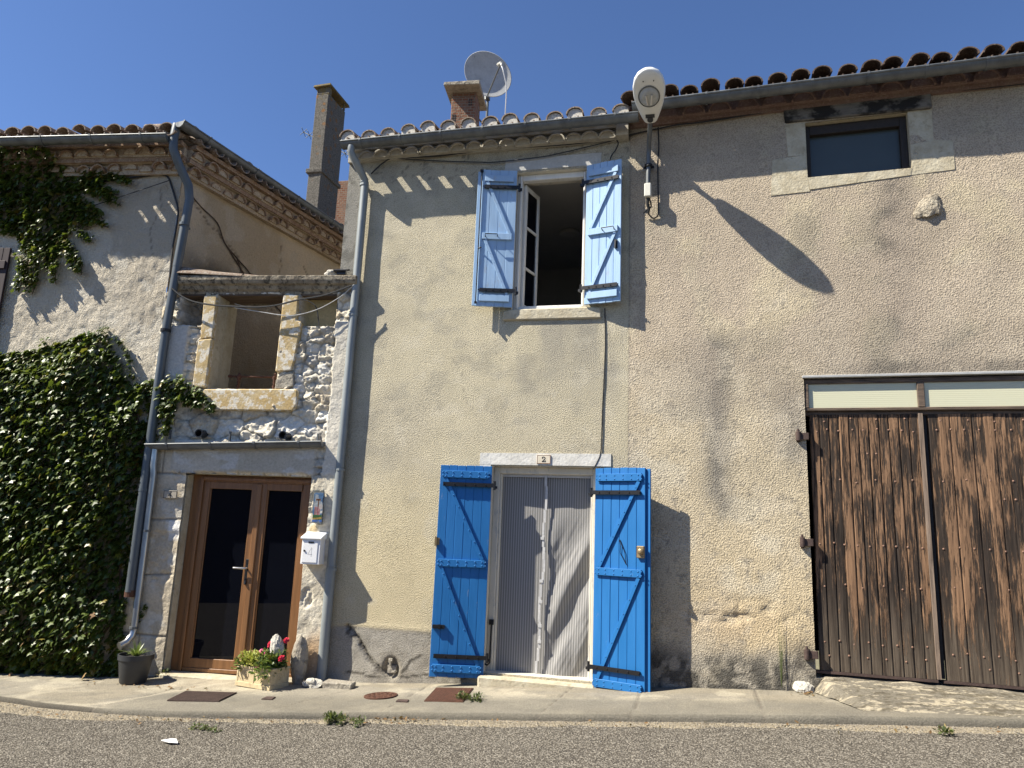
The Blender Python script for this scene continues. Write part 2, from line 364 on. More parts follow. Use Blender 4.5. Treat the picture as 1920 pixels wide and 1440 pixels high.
class MB:
    def __init__(s, F=FW): s.v = []; s.f = []; s.F = F
    def add(s, vs, fs, M_=None):
        b = len(s.v); s.v += [tuple(M_ @ Vector(v)) if M_ else tuple(v) for v in vs]; s.f += [tuple(b + i for i in f) for f in fs]; return s
    def box(s, x0, x1, y0, y1, z0, z1, M_=None, j=0.):
        q = lambda: rnd.uniform(-j, j) if j else 0.
        vs = [(x + q(), y + q(), z + q()) for z in (z0, z1) for y in (y0, y1) for x in (x0, x1)]
        return s.add(vs, [(0, 2, 3, 1), (4, 5, 7, 6), (0, 1, 5, 4), (2, 6, 7, 3), (0, 4, 6, 2), (1, 3, 7, 5)], M_)
    def prism(s, poly, y0, y1, M_=None):                 # polygon in (x, z), extruded in y
        k = len(poly); vs = [(a, y0, b) for a, b in poly] + [(a, y1, b) for a, b in poly]
        return s.add(vs, [tuple(range(k)), tuple(range(2 * k - 1, k - 1, -1))] + [(i, (i + 1) % k, k + (i + 1) % k, k + i) for i in range(k)], M_)
    def extr(s, prof, x0, x1, M_=None):                  # profile in (y, z), extruded along x
        k = len(prof); vs = [(x0, a, b) for a, b in prof] + [(x1, a, b) for a, b in prof]
        return s.add(vs, [tuple(range(k)), tuple(range(2 * k - 1, k - 1, -1))] + [(i, (i + 1) % k, k + (i + 1) % k, k + i) for i in range(k)], M_)
    def tube(s, pts, r, n=10, M_=None, caps=True):
        pts = [Vector(p) for p in pts]; rr = r if isinstance(r, (list, tuple)) else [r] * len(pts)
        vs = []; fs = []; prev = None
        for i, p in enumerate(pts):
            d = (pts[min(i + 1, len(pts) - 1)] - pts[max(i - 1, 0)]).normalized()
            a = prev if prev is not None else (Vector((0, 0, 1)) if abs(d.z) < .9 else Vector((1, 0, 0)))
            a = (a - d * a.dot(d)).normalized(); prev = a; b = d.cross(a)
            for k in range(n):
                t = 2 * math.pi * k / n; vs.append(p + (a * math.cos(t) + b * math.sin(t)) * rr[i])
        for i in range(len(pts) - 1):
            for k in range(n): fs.append((i * n + k, i * n + (k + 1) % n, (i + 1) * n + (k + 1) % n, (i + 1) * n + k))
        if caps: fs += [tuple(range(n)), tuple(range((len(pts) - 1) * n, len(pts) * n))]
        return s.add(vs, fs, M_)
    def lathe(s, prof, n=24, M_=None):                   # (r, z) revolved about z
        vs = [(r * math.cos(2 * math.pi * k / n), r * math.sin(2 * math.pi * k / n), z) for r, z in prof for k in range(n)]; k_ = len(prof)
        fs = [(i * n + k, i * n + (k + 1) % n, (i + 1) * n + (k + 1) % n, (i + 1) * n + k) for i in range(k_ - 1) for k in range(n)]
        return s.add(vs, fs + [tuple(range(n)), tuple(range((k_ - 1) * n, k_ * n))], M_)
    def stud(s, x, y, z, r, M_=None):                    # round nail head sticking out to -y
        vs = []; 
        for q in (0., .75): vs += [(x + r * math.cos(q) * math.cos(t * math.pi / 4), y - r * .8 * math.sin(q), z + r * math.cos(q) * math.sin(t * math.pi / 4)) for t in range(8)]
        vs.append((x, y - r * .8, z))
        return s.add(vs, [(t, (t + 1) % 8, 8 + (t + 1) % 8, 8 + t) for t in range(8)] + [(8 + t, 8 + (t + 1) % 8, 16) for t in range(8)], M_)
    def halftile(s, x, y0, z0, y1, z1, r0, r1, up=True, t=.014, n=8, M_=None, sq=.85):
        vs = []; sg = 1 if up else -1
        for (y, z, r) in ((y0, z0, r0), (y1, z1, r1)):
            for q in (r, r - t):
                for k in range(n + 1):
                    a = math.pi * k / n; vs.append((x + q * math.cos(a), y, z + sg * q * math.sin(a) * sq))
        m = n + 1; fs = []
        for k in range(n):
            fs += [(k, k + 1, 2 * m + k + 1, 2 * m + k), (m + k, 3 * m + k, 3 * m + k + 1, m + k + 1), (k, m + k, m + k + 1, k + 1), (2 * m + k, 2 * m + k + 1, 3 * m + k + 1, 3 * m + k)]
        fs += [(0, 2 * m, 3 * m, m), (n, m + n, 3 * m + n, 2 * m + n)]
        return s.add(vs, fs, M_)
    def build(s, name, mat, parent=None, smooth=False, bevel=0., pivot=None, normals=True):
        me = bpy.data.meshes.new(name); F = s.F; pv = Vector(pivot) if pivot is not None else Vector((0, 0, 0))
        me.from_pydata([tuple(F @ Vector(v) - pv) for v in s.v], [], s.f)
        if normals:
            bm = bmesh.new(); bm.from_mesh(me); bmesh.ops.recalc_face_normals(bm, faces=bm.faces); bm.to_mesh(me); bm.free()
        o = link(name, me, mat, None, False, bevel); o.location = pv
        if smooth:
            me.polygons.foreach_set('use_smooth', [True] * len(me.polygons))
            if smooth != 'all': me.set_sharp_from_angle(angle=R(40))
        if parent is not None:
            o.parent = parent; o.matrix_parent_inverse = chain(parent).inverted()
        return o

def npmesh(name, V, F, tint=None, smooth=True):
    me = bpy.data.meshes.new(name); V = np.asarray(V, np.float32); F = np.asarray(F, np.int32); k = F.shape[1]
    me.vertices.add(len(V)); me.vertices.foreach_set('co', V.ravel())
    me.loops.add(F.size); me.loops.foreach_set('vertex_index', F.ravel())
    me.polygons.add(len(F)); me.polygons.foreach_set('loop_start', np.arange(0, F.size, k, dtype=np.int32))
    me.polygons.foreach_set('use_smooth', np.full(len(F), smooth))
    me.update(); me.validate()
    if tint is not None:
        a = me.color_attributes.new('tint', 'FLOAT_COLOR', 'POINT')
        a.data.foreach_set('color', np.concatenate([tint, np.ones((len(tint), 1))], 1).astype(np.float32).ravel())
    return me
def breaks(a, b, step, cuts=()):
    xs = sorted({a, b, *[c for c in cuts if a < c < b]}); out = []
    for p, q in zip(xs[:-1], xs[1:]): out += list(np.linspace(p, q, max(2, int(round((q - p) / step)) + 1))[:-1])
    return np.array(out + [b])
def sheet(name, F, s0, s1, z0, z1, step, fun, holes=(), mat=None, parent=None, keep=None):
    """wall surface as a fine grid with real relief; fun(S, Z) -> y, colour; holes are cut out"""
    xs = breaks(s0, s1, step, [h[i] for h in holes for i in (0, 1)]); zs = breaks(z0, z1, step, [h[i] for h in holes for i in (2, 3)])
    S, Z = np.meshgrid(xs, zs); Y, col = fun(S, Z)
    nx, nz = len(xs), len(zs); idx = np.arange(nx * nz).reshape(nz, nx)
    q = np.stack([idx[:-1, :-1], idx[:-1, 1:], idx[1:, 1:], idx[1:, :-1]], -1).reshape(-1, 4)
    cs = (S[:-1, :-1] + S[1:, 1:]) / 2; cz = (Z[:-1, :-1] + Z[1:, 1:]) / 2; ok = np.ones(cs.shape, bool)
    for h in holes: ok &= ~((cs > h[0]) & (cs < h[1]) & (cz > h[2]) & (cz < h[3]))
    if keep is not None: ok &= keep(cs, cz)
    q = q[ok.ravel()]; Fm = np.array(F); V = np.stack([S, Y, Z], -1).reshape(-1, 3) @ Fm[:3, :3].T + Fm[:3, 3]
    used = np.unique(q); mp = np.full(nx * nz, -1); mp[used] = np.arange(len(used))
    return link(name, npmesh(name, V[used], mp[q], col.reshape(-1, 3)[used]), mat, parent)
def reveal(mb, h, y0, y1, th=.06):
    """solid lining of an opening, standing behind the wall surface"""
    a, b, c, d = h
    mb.box(a - th, a, y0, y1, c - th, d + th); mb.box(b, b + th, y0, y1, c - th, d + th)
    mb.box(a, b, y0, y1, d, d + th); mb.box(a, b, y0, y1, c - th, c)

def scatter(name, tmpl_v, tmpl_f, pos, ux, uy, uz, size, tint, mat, parent=None):
    """many small leaves as one mesh: template placed at pos with axes ux, uy, uz"""
    tv = np.asarray(tmpl_v, float); n = len(pos); k = len(tv)
    V = pos[:, None, :] + size[:, None, None] * (tv[None, :, 0:1] * ux[:, None, :] + tv[None, :, 1:2] * uy[:, None, :] + tv[None, :, 2:3] * uz[:, None, :])
    F = (np.asarray(tmpl_f)[None] + (np.arange(n) * k)[:, None, None]).reshape(-1, len(tmpl_f[0]))
    return link(name, npmesh(name, V.reshape(-1, 3), F, np.repeat(tint, k, 0), False), mat, parent)
def unit(v): return v / (np.linalg.norm(v, axis=-1, keepdims=True) + 1e-9)
# lobed ivy leaf: stem at origin, tip at y = 1, folded along the midrib and drooping
_lo = [(.0, .12), (.22, -.06), (.5, .1), (.34, .3), (.62, .5), (.3, .6), (.17, .72)]
def lobed(fold=.3, droop=.28):
    v = [(0, 0, 0)]; side = []
    z = lambda x, y: -fold * abs(x) - droop * y * y
    mid = [(0, .3), (0, .62), (0, 1.)]
    v = [(x, y, z(x, y)) for x, y in [(0, 0)] + mid]
    r = [(x, y, z(x, y)) for x, y in _lo[1:]]; l = [(-x, y, z(x, y)) for x, y in _lo[1:]]
    v += r + l; f = []
    for b in (4, 10):
        f += [(0, b, b + 1), (0, b + 1, 1), (1, b + 1, b + 2), (1, b + 2, b + 3), (1, b + 3, b + 4), (1, b + 4, 2), (2, b + 4, b + 5), (2, b + 5, 3)]
    return v, f
IVY_V, IVY_F = lobed()
OVAL_V = [(0, 0, 0), (.28, .35, -.06), (.2, .75, -.1), (0, 1, -.16), (-.2, .75, -.1), (-.28, .35, -.06)]; OVAL_F = [(0, 1, 5), (1, 2, 4), (1, 4, 5), (2, 3, 4)]

# ------------------------------------------------------------------ ground levels
def g(x): return np.interp(x, [-14, -3.2, 14], [-.5136, -.2112, .924])
KX = np.array([-30, -12, -7.2, -6.14, -5.6, -4.94, -4.4, -3.99, -3.3, -2.62, -1.24, .51, 2.38, 8, 30.]); KY = np.array([-.6, -.8, -1.18, -1.36, -1.46, -1.49, -1.44, -1.37, -1.22, -1.12, -1.05, -.92, -.88, -.75, -.6])
def kerb_y(x): return np.interp(x, KX, KY)
def wall_y(x): return np.where(x < -3.66, -.03 + (x + 3.66) * math.tan(R(6.74)), np.where(x > -.58, -(x + .58) * math.tan(R(2.82)), 0.))
def pave_z(x, y): return -1.30 + g(x) + .03 * np.clip(y, -2, 1)
KD = .07
# ------------------------------------------------------------------ setting
def flat(name, mat, fun, xs, ys, tint=None):
    Xg, Yg = np.meshgrid(xs, ys); Zg = fun(Xg, Yg); k = len(xs); idx = np.arange(Xg.size).reshape(Xg.shape)
    q = np.stack([idx[:-1, :-1], idx[:-1, 1:], idx[1:, 1:], idx[1:, :-1]], -1).reshape(-1, 4)
    return struct(link(name, npmesh(name, np.stack([Xg, Yg, Zg], -1).reshape(-1, 3), q, tint), mat))
flat('ground', 'ground', lambda X, Y: -2.75 + 0 * X, np.linspace(-900, 900, 9), np.linspace(-900, 900, 9))
def road_z(x, y): return -1.33 - KD + g(x) - .015 * np.clip(-1.2 - y, 0, 3) * .6
# road: starts under the kerb
xs = np.unique(np.concatenate([np.linspace(-60, -8, 27), np.linspace(-8, 6, 141), np.linspace(6, 60, 28)]))
U = np.array([0, .1, .2, .3, .45, .6, .8, 1.1, 1.5, 2, 3, 5, 8.5])
Xg, Ug = np.meshgrid(xs, U); Yg = kerb_y(Xg) + .1 - Ug
Zg = road_z(Xg, Yg) + .006 * (fbm(Xg * 2, Yg * 2, 3) - .5)
idx = np.arange(Xg.size).reshape(Xg.shape); q = np.stack([idx[1:, :-1], idx[1:, 1:], idx[:-1, 1:], idx[:-1, :-1]], -1).reshape(-1, 4)
struct(link('road', npmesh('road', np.stack([Xg, Yg, Zg], -1).reshape(-1, 3), q), 'asphalt'))
# dusty verge along the kerb, ragged on the road side
xs = np.linspace(-9, 7, 641); U = np.linspace(0, 1, 9)
wdt = .08 + .20 * fbm(xs * 1.3, xs * 0, 8, 5) + .09 * (fbm(xs * 14, xs * 0, 9, 3) - .5) + .08 * (1 - ss(-6, -3.5, xs))
Xg, Ug = np.meshgrid(xs, U); Yg = kerb_y(Xg) + .03 - Ug * wdt[None]
Zg = road_z(Xg, Yg) + .02 * (1 - Ug) ** 1.5 + .007 - .012 * (Ug > .99)
idx = np.arange(Xg.size).reshape(Xg.shape); q = np.stack([idx[1:, :-1], idx[1:, 1:], idx[:-1, 1:], idx[:-1, :-1]], -1).reshape(-1, 4)
struct(link('verge', npmesh('verge', np.stack([Xg, Yg, Zg], -1).reshape(-1, 3), q), 'sand'))
# pavement with rounded kerb
xs = np.unique(np.concatenate([np.linspace(-30, -8, 45), np.linspace(-8, 4.5, 626), np.linspace(4.5, 30, 45)])); U = np.concatenate([np.linspace(0, 1, 40), [1.02, 1.035, 1.045, 1.05, 1.051]])
Xg, Ug = np.meshgrid(xs, U); y0 = wall_y(Xg) + .12; y1 = kerb_y(Xg)
Yg = y0 + (y1 - y0) * np.minimum(Ug, 1) - (Ug > 1) * (Ug - 1) * .9
drop = np.interp(U, [0, 1, 1.02, 1.035, 1.045, 1.05, 1.051], [0, 0, .004, .013, .028, .06, .13])[:, None] + 0 * Xg
Zg = pave_z(Xg, Yg) - drop + .012 * (fbm(Xg * 1.7, Yg * 1.7, 21) - .5)
Yg = Yg + .012 * (fbm(Xg * 6, Yg * 0, 22) - .5) * (Ug > .9)
col = np.ones(Xg.shape + (3,)) * np.array((.25, .222, .172))
col = mixc(col, (.255, .232, .19), ss(.42, .58, fbm(Xg * 1.1, Yg * 3, 30, 5)))
col = mixc(col, (.36, .315, .24), .8 * boxm(Xg, Ug, -5.2, -3.9, 0, .5, .15) + 0 * Xg)
col = mixc(col, (.40, .36, .28), .6 * ss(.55, .62, fbm(Xg * 3, Yg * 4, 31, 5)))
col = mixc(col, (.16, .148, .125), .35 * ss(.55, .68, fbm(Xg * 9, Yg * 12, 35, 5)))
col = mixc(col, (.40, .345, .26), .55 * ss(.12, .0, Ug + .12 * (fbm(Xg * 5, Yg * 5, 36, 5) - .5)))
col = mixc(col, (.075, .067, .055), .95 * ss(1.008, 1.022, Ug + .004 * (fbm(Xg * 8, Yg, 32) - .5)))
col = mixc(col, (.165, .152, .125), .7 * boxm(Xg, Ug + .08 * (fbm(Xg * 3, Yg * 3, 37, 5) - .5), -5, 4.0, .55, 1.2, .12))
for xc, dx in ((-5.05, .35), (-3.55, .5), (-2.55, .06), (-1.2, .15), (-.45, .02), (.55, .02)):
    d = np.abs(Xg - (xc + dx * (1 - Ug)) - .03 * (fbm(Yg * 5, Xg * 2, 33) - .5)); crk = 1 - ss(.002, .009, d)
    Zg = Zg - .01 * crk; col = mixc(col, (.13, .115, .095), .85 * crk)
d = np.abs(Xg + 5.2 - .9 * (1 - Ug) + .1 * (fbm(Xg * 4, Yg * 4, 34) - .5)); col = mixc(col, (.46, .41, .32), .4 * (1 - ss(.02, .06, d)) * (Ug < .95))
idx = np.arange(Xg.size).reshape(Xg.shape); q = np.stack([idx[1:, :-1], idx[1:, 1:], idx[:-1, 1:], idx[:-1, :-1]], -1).reshape(-1, 4)
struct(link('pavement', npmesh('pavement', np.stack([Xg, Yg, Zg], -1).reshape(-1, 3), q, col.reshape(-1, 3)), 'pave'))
# worn concrete apron in front of the barn door
xs = np.linspace(1.02, 5.2, 460); U = np.linspace(0, 1, 90)
Xg, Ug = np.meshgrid(xs, U); yw = wall_y(Xg) + .1; yb = wall_y(Xg) - .70 - .03 * np.sin(Xg * 3)
lft = 1.06 + .35 * np.clip(Ug - .25, 0, 1) + .03 * (fbm(Ug * 5, Ug * 0, 40) - .5)
Xg = np.maximum(Xg, lft); Yg = yw + (yb - yw) * Ug
base = pave_z(Xg, Yg); top = np.maximum(base, (-1.105 + .02 * Xg * 0) * (1 - Ug) + Ug * base)
edge = ss(0, .12, Xg - lft + .02)
Zg = base + (top - base) * edge + .008 * edge * (1 - ss(.92, 1, Ug)) - .012 * (Ug > .985) + .03 * (fbm(Xg * 6, Yg * 12, 41, 6) - .5) * (1 - ss(.8, 1, Ug))
col = np.ones(Xg.shape + (3,)) * np.array((.165, .148, .118))
col = mixc(col, (.40, .35, .26), ss(.51, .60, .55 * fbm(Xg * 7, Yg * 22, 42, 6) + .45 * fbm(Xg * 30, Yg * 60, 44, 4)) * .85)
col = mixc(col, (.10, .085, .06), ss(.53, .62, .55 * fbm(Xg * 8, Yg * 22, 43, 5) + .45 * fbm(Xg * 34, Yg * 60, 45, 4)) * .85)
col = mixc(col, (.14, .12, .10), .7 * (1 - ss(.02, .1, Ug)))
idx = np.arange(Xg.size).reshape(Xg.shape); q = np.stack([idx[1:, :-1], idx[1:, 1:], idx[:-1, 1:], idx[:-1, :-1]], -1).reshape(-1, 4)
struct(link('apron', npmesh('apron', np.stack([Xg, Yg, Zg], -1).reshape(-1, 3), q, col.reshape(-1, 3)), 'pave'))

# ------------------------------------------------------------------ roof, gutter and cornice builders
def tile_rows(mb, s0, s1, sp, z, off_cov, off_ch, slope, rows, fill=None, skip=()):
    k = int((s1 - s0) / sp)
    for i in range(k + 1):
        x = s0 + sp * i + rnd.uniform(-.012, .012); dz = rnd.uniform(-.012, .016); dy = rnd.uniform(-.018, .018)
        for r in range(rows):
            ya = -off_ch + .36 * r; za = z + (-off_ch + off_cov) * slope * 1. + slope * .36 * r
            mb.halftile(x + sp / 2, ya + dy * .3, za - .002, ya + .42, za + slope * .42 - .012, .078, .092, False)
            ya = -off_cov + .36 * r; za = z + .035 + slope * .36 * r + dz * (r == 0)
            mb.halftile(x + rnd.uniform(-.006, .006), ya + dy, za + .012, ya + .44, za + slope * .42 - .012, .094 + rnd.uniform(-.006, .006), .078, True)
        if fill is not None:
            ya = -off_cov + dy; za = z + .047 + dz
            pts = [(x + .080 * math.cos(math.pi * q / 8), za + .080 * .85 * math.sin(math.pi * q / 8)) for q in range(9)]
            fill.prism(pts + [(x - .085, za - .05), (x + .085, za - .05)], ya + .022, ya + .09)
def gutter_mesh(mb, s0, s1, off, za, zb, r, bead=.011):
    prof = [(-off + r * math.cos(math.pi + math.pi * k / 10), r * math.sin(math.pi + math.pi * k / 10)) for k in range(11)]
    prof += [(-off + (r - .004) * math.cos(2 * math.pi - math.pi * k / 10), (r - .004) * math.sin(2 * math.pi - math.pi * k / 10)) for k in range(11)]
    b = len(mb.v); mb.extr(prof, s0, s1)
    cap = [(-off, .0)] + prof[:11]
    for s in (s0, s1 - .004): mb.extr(prof[:11], s, s + .004)
    mb.tube([(s0, -off - r, 0), (s1, -off - r, 0)], bead, 8)
    for i in range(b, len(mb.v)):
        x, y, z = mb.v[i]; t = (x - s0) / (s1 - s0); mb.v[i] = (x, y, z + za * (1 - t) + zb * t)
def brackets(parent, F, s0, s1, n, off, za, zb, r, mat='zinc'):
    for k in range(n):
        t = (k + .5) / n; x = s0 + (s1 - s0) * t; z = za * (1 - t) + zb * t; mb = MB(F)
        prof = [(-off + q * math.cos(a), q * math.sin(a)) for q, rg_ in ((r + .007, range(11)), (r + .0005, range(10, -1, -1))) for a in [math.pi + math.pi * k2 / 10 for k2 in rg_]]
        mb.extr([(a, b + z) for a, b in prof], x - .013, x + .013); mb.box(x - .012, x + .012, -off - r - .014, -off - r, z - .01, z + .012)
        mb.build('bracket', mat, parent)
def genoise(tiles, mort, s0, s1, sp, z, off, y0, r, jit=.006):
    k = int(round((s1 - s0) / sp))
    for i in range(k):
        x = s0 + (i + .5) * (s1 - s0) / k + rnd.uniform(-jit, jit); dz = rnd.uniform(-jit, jit)
        tiles.halftile(x, -off + rnd.uniform(-jit, jit) * 1.5, z + dz, y0, z + dz, r, r * .95, True, .016, 8, sq=.95)
        pts = [(x + (r - .014) * math.cos(math.pi * q / 8), z + dz + (r - .014) * .95 * math.sin(math.pi * q / 8)) for q in range(9)]
        mort.prism(pts, -off + .018 + rnd.uniform(0, .01), y0)
def interior(name, F, s0, s1, y0, y1, z0, z1, mat, parent):
    mb = MB(F); t = .1
    mb.box(s0 - t, s0, y0, y1, z0 - t, z1 + t); mb.box(s1, s1 + t, y0, y1, z0 - t, z1 + t); mb.box(s0, s1, y0, y1, z1, z1 + t); mb.box(s0, s1, y0, y1, z0 - t, z0); mb.box(s0 - t, s1 + t, y1, y1 + t, z0 - t, z1 + t)
    return mb.build(name, mat, parent)

# ================================================================== the beige house with blue shutters
house = thing('village_house', 'narrow beige roughcast house with blue shutters and blue door between stone house and barn', 'house', (-2.2, 0, -1.45))
def wall_h(S, Z):
    n1, n2, n3 = fbm(S * .9, Z * .9, 50, 5), fbm(S * 3, Z * 3, 51, 5), fbm(S * 10, Z * 10, 52, 4)
    col = np.ones(S.shape + (3,)) * np.array((.515, .46, .335))
    col = mixc(col, (.56, .475, .305), .75 * ss(1.6, -.6, Z + (n1 - .5) * 1.2))            # yellower below
    col = mixc(col, (.40, .36, .285), .4 * ss(.48, .7, n1))
    st = boxm(S, Z, -1.75, -.6, .9, 2.24, .12) * ss(.9, 2.2, Z + .6 * (n2 - .5)) * ss(.32, .6, fbm(S * 5, Z * .9, 53, 5))
    col = mixc(col, (.26, .245, .22), .55 * st)
    col = mixc(col, (.33, .315, .275), .5 * ss(3.3, 4.3, Z + .4 * (n2 - .5)))
    col = mixc(col, (.14, .13, .115), .7 * ss(.68, .73, fbm(S * 30, Z * 30, 58, 3)) * ss(3.6, 4.2, Z + .3 * (n2 - .5)))
    col = mixc(col, (.58, .53, .42), .3 * ss(.6, .72, fbm(S * 5, Z * 5.5, 59, 5))); col = mixc(col, (.30, .28, .235), .35 * ss(.58, .72, fbm(S * 4.2, Z * 6, 48, 6)) * ss(-.5, 1.5, Z))
    for pts in ([(-2.5, 1.9), (-2.35, 1.7), (-2.3, 1.4), (-2.15, 1.2)], [(-1.9, 2.24), (-2.0, 2.0), (-1.95, 1.8)], [(-.8, 2.2), (-.75, 1.8), (-.82, 1.5)]): col = mixc(col, (.2, .18, .15), .45 * (1 - ss(.001, .006, polyd(S + .06 * (n3 - .5), Z + .06 * (n2 - .5), pts))))
    grey = ss(-.97, -1.0, Z + .02 * (n3 - .5)) * (1 - ss(-2.1, -1.98, S))                  # bare cement base
    col = mixc(col, (.34, .315, .27), grey); col = mixc(col, (.27, .245, .205), grey * .8 * ss(.5, .62, fbm(S * 4, Z * 4, 54, 5)))
    gp = (1 - ss(-3.72, -3.69, S + .02 * (n3 - .5))) * (1 - .0 * Z)                         # unpainted strip at the corner
    col = mixc(col, (.25, .24, .215), gp); col = mixc(col, (.13, .125, .11), gp * .7 * ss(.5, .62, n3))
    rt = ss(-1.0, -1.35, Z + .25 * (n2 - .5)) * ss(-.9, -.8, S); col = mixc(col, (.15, .14, .12), .9 * rt)
    for pts, wd in (([(-3.44, -.98), (-3.42, -1.06), (-3.32, -1.08), (-3.24, -1.2), (-3.18, -1.28), (-3.1, -1.36), (-3.0, -1.40)], .016), ([(-2.85, -1.40), (-2.77, -1.35), (-2.7, -1.25), (-2.61, -1.22)], .014), ([(-3.4, -1.43), (-3.0, -1.44), (-2.6, -1.40), (-2.1, -1.38)], .01)):
        d = polyd(S + .05 * (fbm(S * 16, Z * 16, 55) - .5), Z + .05 * (fbm(S * 16, Z * 16, 56) - .5), pts); c = 1 - ss(wd * .3, wd * 1.6, d); col = mixc(col, (.05, .044, .036), c * .9)
    Y = .010 * (n1 - .5) + .006 * (n2 - .5) - .008 * (1 - grey) * ss(-.9, -1.0, -Z * 0 + Z) - .012 * grey * 0
    Y = Y + grey * (.006 + .03 * (fbm(S * 5, Z * 5, 57, 5) - .5))
    d0 = polyd(S, Z, [(-3.44, -.98), (-3.32, -1.08), (-3.18, -1.28), (-3.0, -1.40)])
    Y = Y + .045 * (1 - ss(.002, .028, d0 + .03 * (n3 - .5)))
    hole = np.hypot((S + 2.93) / .09, (Z + 1.36) / .12); Y = Y + .05 * (1 - ss(.6, 1.1, hole)); col = mixc(col, (.3, .27, .22), (1 - ss(.9, 1.5, hole)))
    return Y, col
WIN_H = (-1.83, -1.03, 2.36, 3.97); DOOR_H = (-1.97, -.87, -1.32, .70)
sheet('wall', FH, -3.88, -.58, -1.75, 4.5, .022, wall_h, (WIN_H, DOOR_H), 'cast_h', house)
mb = MB(FH); reveal(mb, WIN_H, .008, .34); reveal(mb, DOOR_H, .008, .4)
mb.build('reveal', 'cream', house); mb = MB(FH); mb.box(-3.88, -3.8, .012, 6, -1.7, 4.45); mb.build('gable_wall', 'grey_stone', house)
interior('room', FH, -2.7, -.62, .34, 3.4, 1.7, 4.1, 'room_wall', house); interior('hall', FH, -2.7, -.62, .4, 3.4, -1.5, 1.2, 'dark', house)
mb = MB(FH); mb.lathe([(.12, .0), (.14, -.02), (.13, -.05), (.05, -.07)], 20, Matrix.Translation((-1.55, 2.0, 4.1))); mb.build('ceiling_lamp', 'room_wall', house)
# lintel patches, sill, step
mb = MB(FH); mb.prism([(-1.97, 3.99), (-1.04, 3.99), (-.89, 3.99), (-.885, 4.13), (-1.96, 4.135)], -.006, .004); mb.build('window_lintel', 'bluewash', house)
mb = MB(FH); mb.prism([(-1.92, 2.25), (-.86, 2.245), (-.87, 2.36), (-1.03, 2.37), (-1.83, 2.37), (-1.91, 2.35)], -.03, .33); mb.build('window_sill', 'lime', house, bevel=.012)
mb = MB(FH); mb.prism([(-2.10, .71), (-1.97, .71), (-.87, .71), (-.745, .71), (-.745, .835), (-2.10, .83)], -.008, .004); mb.box(-2.10, -1.98, -.007, .004, .46, .708); mb.build('door_lintel', 'whitewash', house)
mb = MB(FH); mb.prism([(-2.0, -1.46), (-.86, -1.46), (-.86, -1.345), (-2.0, -1.335)], -.10, .42); mb.build('door_step', 'lime', house, bevel=.02)
# cornice, roof, gutter, downpipe
ti, mo = MB(FH), MB(FH); genoise(ti, mo, -3.72, -.72, .187, 4.252, .118, .03, .095)
ti.box(-.72, -.59, -.13, .02, 4.25, 4.36); mo.prism([(-3.88, 4.362), (-.59, 4.362), (-.59, 4.42), (-3.88, 4.42)], -.10, .04); mo.box(-3.88, -.59, -.045, .04, 4.245, 4.363)
c_ = ti.build('cornice', 'corn_h', house); mo.build('mortar', 'corn_h', c_)
ti, mo = MB(FH), MB(FH); tile_rows(ti, -3.82, -.62, .243, 4.445, .205, .31, .3, 10, mo)
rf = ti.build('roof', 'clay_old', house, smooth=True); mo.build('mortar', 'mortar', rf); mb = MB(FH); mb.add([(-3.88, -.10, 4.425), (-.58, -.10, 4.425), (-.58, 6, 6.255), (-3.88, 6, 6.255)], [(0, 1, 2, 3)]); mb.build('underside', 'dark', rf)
mb = MB(FH); gutter_mesh(mb, -3.84, -.47, .283, 4.345, 4.365, .066); gt = mb.build('gutter', 'zinc', house, smooth=True); brackets(gt, FH, -3.84, -.47, 7, .283, 4.345, 4.365, .066)
mb = MB(FH); mb.tube([(-3.72, -.30, 4.30), (-3.72, -.30, 4.22), (-3.66, -.19, 4.08), (-3.625, -.085, 3.98), (-3.622, -.075, 3.9)], .043, 14)
mb.tube([(-3.622, -.075, 3.93), (-3.64, -.075, -.45)], .046, 14); mb.tube([(-3.64, -.075, -.4), (-3.645, -.075, -1.57)], .052, 14)
dp = mb.build('downpipe', 'pipe', house, smooth=True)
for z in (3.92, 2.35, .62, -.42):
    mb = MB(FH); mb.tube([(-3.63, -.075, z - .012), (-3.63, -.075, z + .012)], .053, 14); mb.tube([(-3.63, -.075, z + .03), (-3.63, -.075, z + .04)], .05, 14); mb.box(-3.65, -3.61, -.06, .0, z - .008, z + .008); mb.build('collar', 'pipe', dp)
# window frame and open casement
mb = MB(FH)
mb.box(-1.83, -1.775, .07, .15, 2.37, 3.97); mb.box(-1.085, -1.03, .07, .15, 2.37, 3.97); mb.box(-1.775, -1.085, .07, .15, 3.9, 3.97); mb.box(-1.775, -1.085, .07, .15, 2.37, 2.43)
mb.box(-1.80, -1.775, .05, .07, 2.4, 3.95); mb.box(-1.085, -1.06, .05, .07, 2.4, 3.95)
wf = mb.build('window_frame', 'white_paint', house, bevel=.006)
U = Matrix.Translation((-1.745, .15, 2.43)) @ Matrix.Rotation(R(74), 4, 'Z')
mb = MB(FH); gl = MB(FH); hh = 1.46
mb.box(0, .045, 0, .04, 0, hh, U); mb.box(.29, .335, 0, .04, 0, hh, U)
for z0, z1 in ((0, .06), (.47, .5), (.95, .98), (hh - .05, hh)): mb.box(.045, .29, .002, .038, z0, z1, U)
ca = mb.build('casement', 'white_paint', wf, bevel=.004); gl.box(.045, .29, .016, .022, .06, hh - .05, U); gl.build('pane', 'glass', wf)

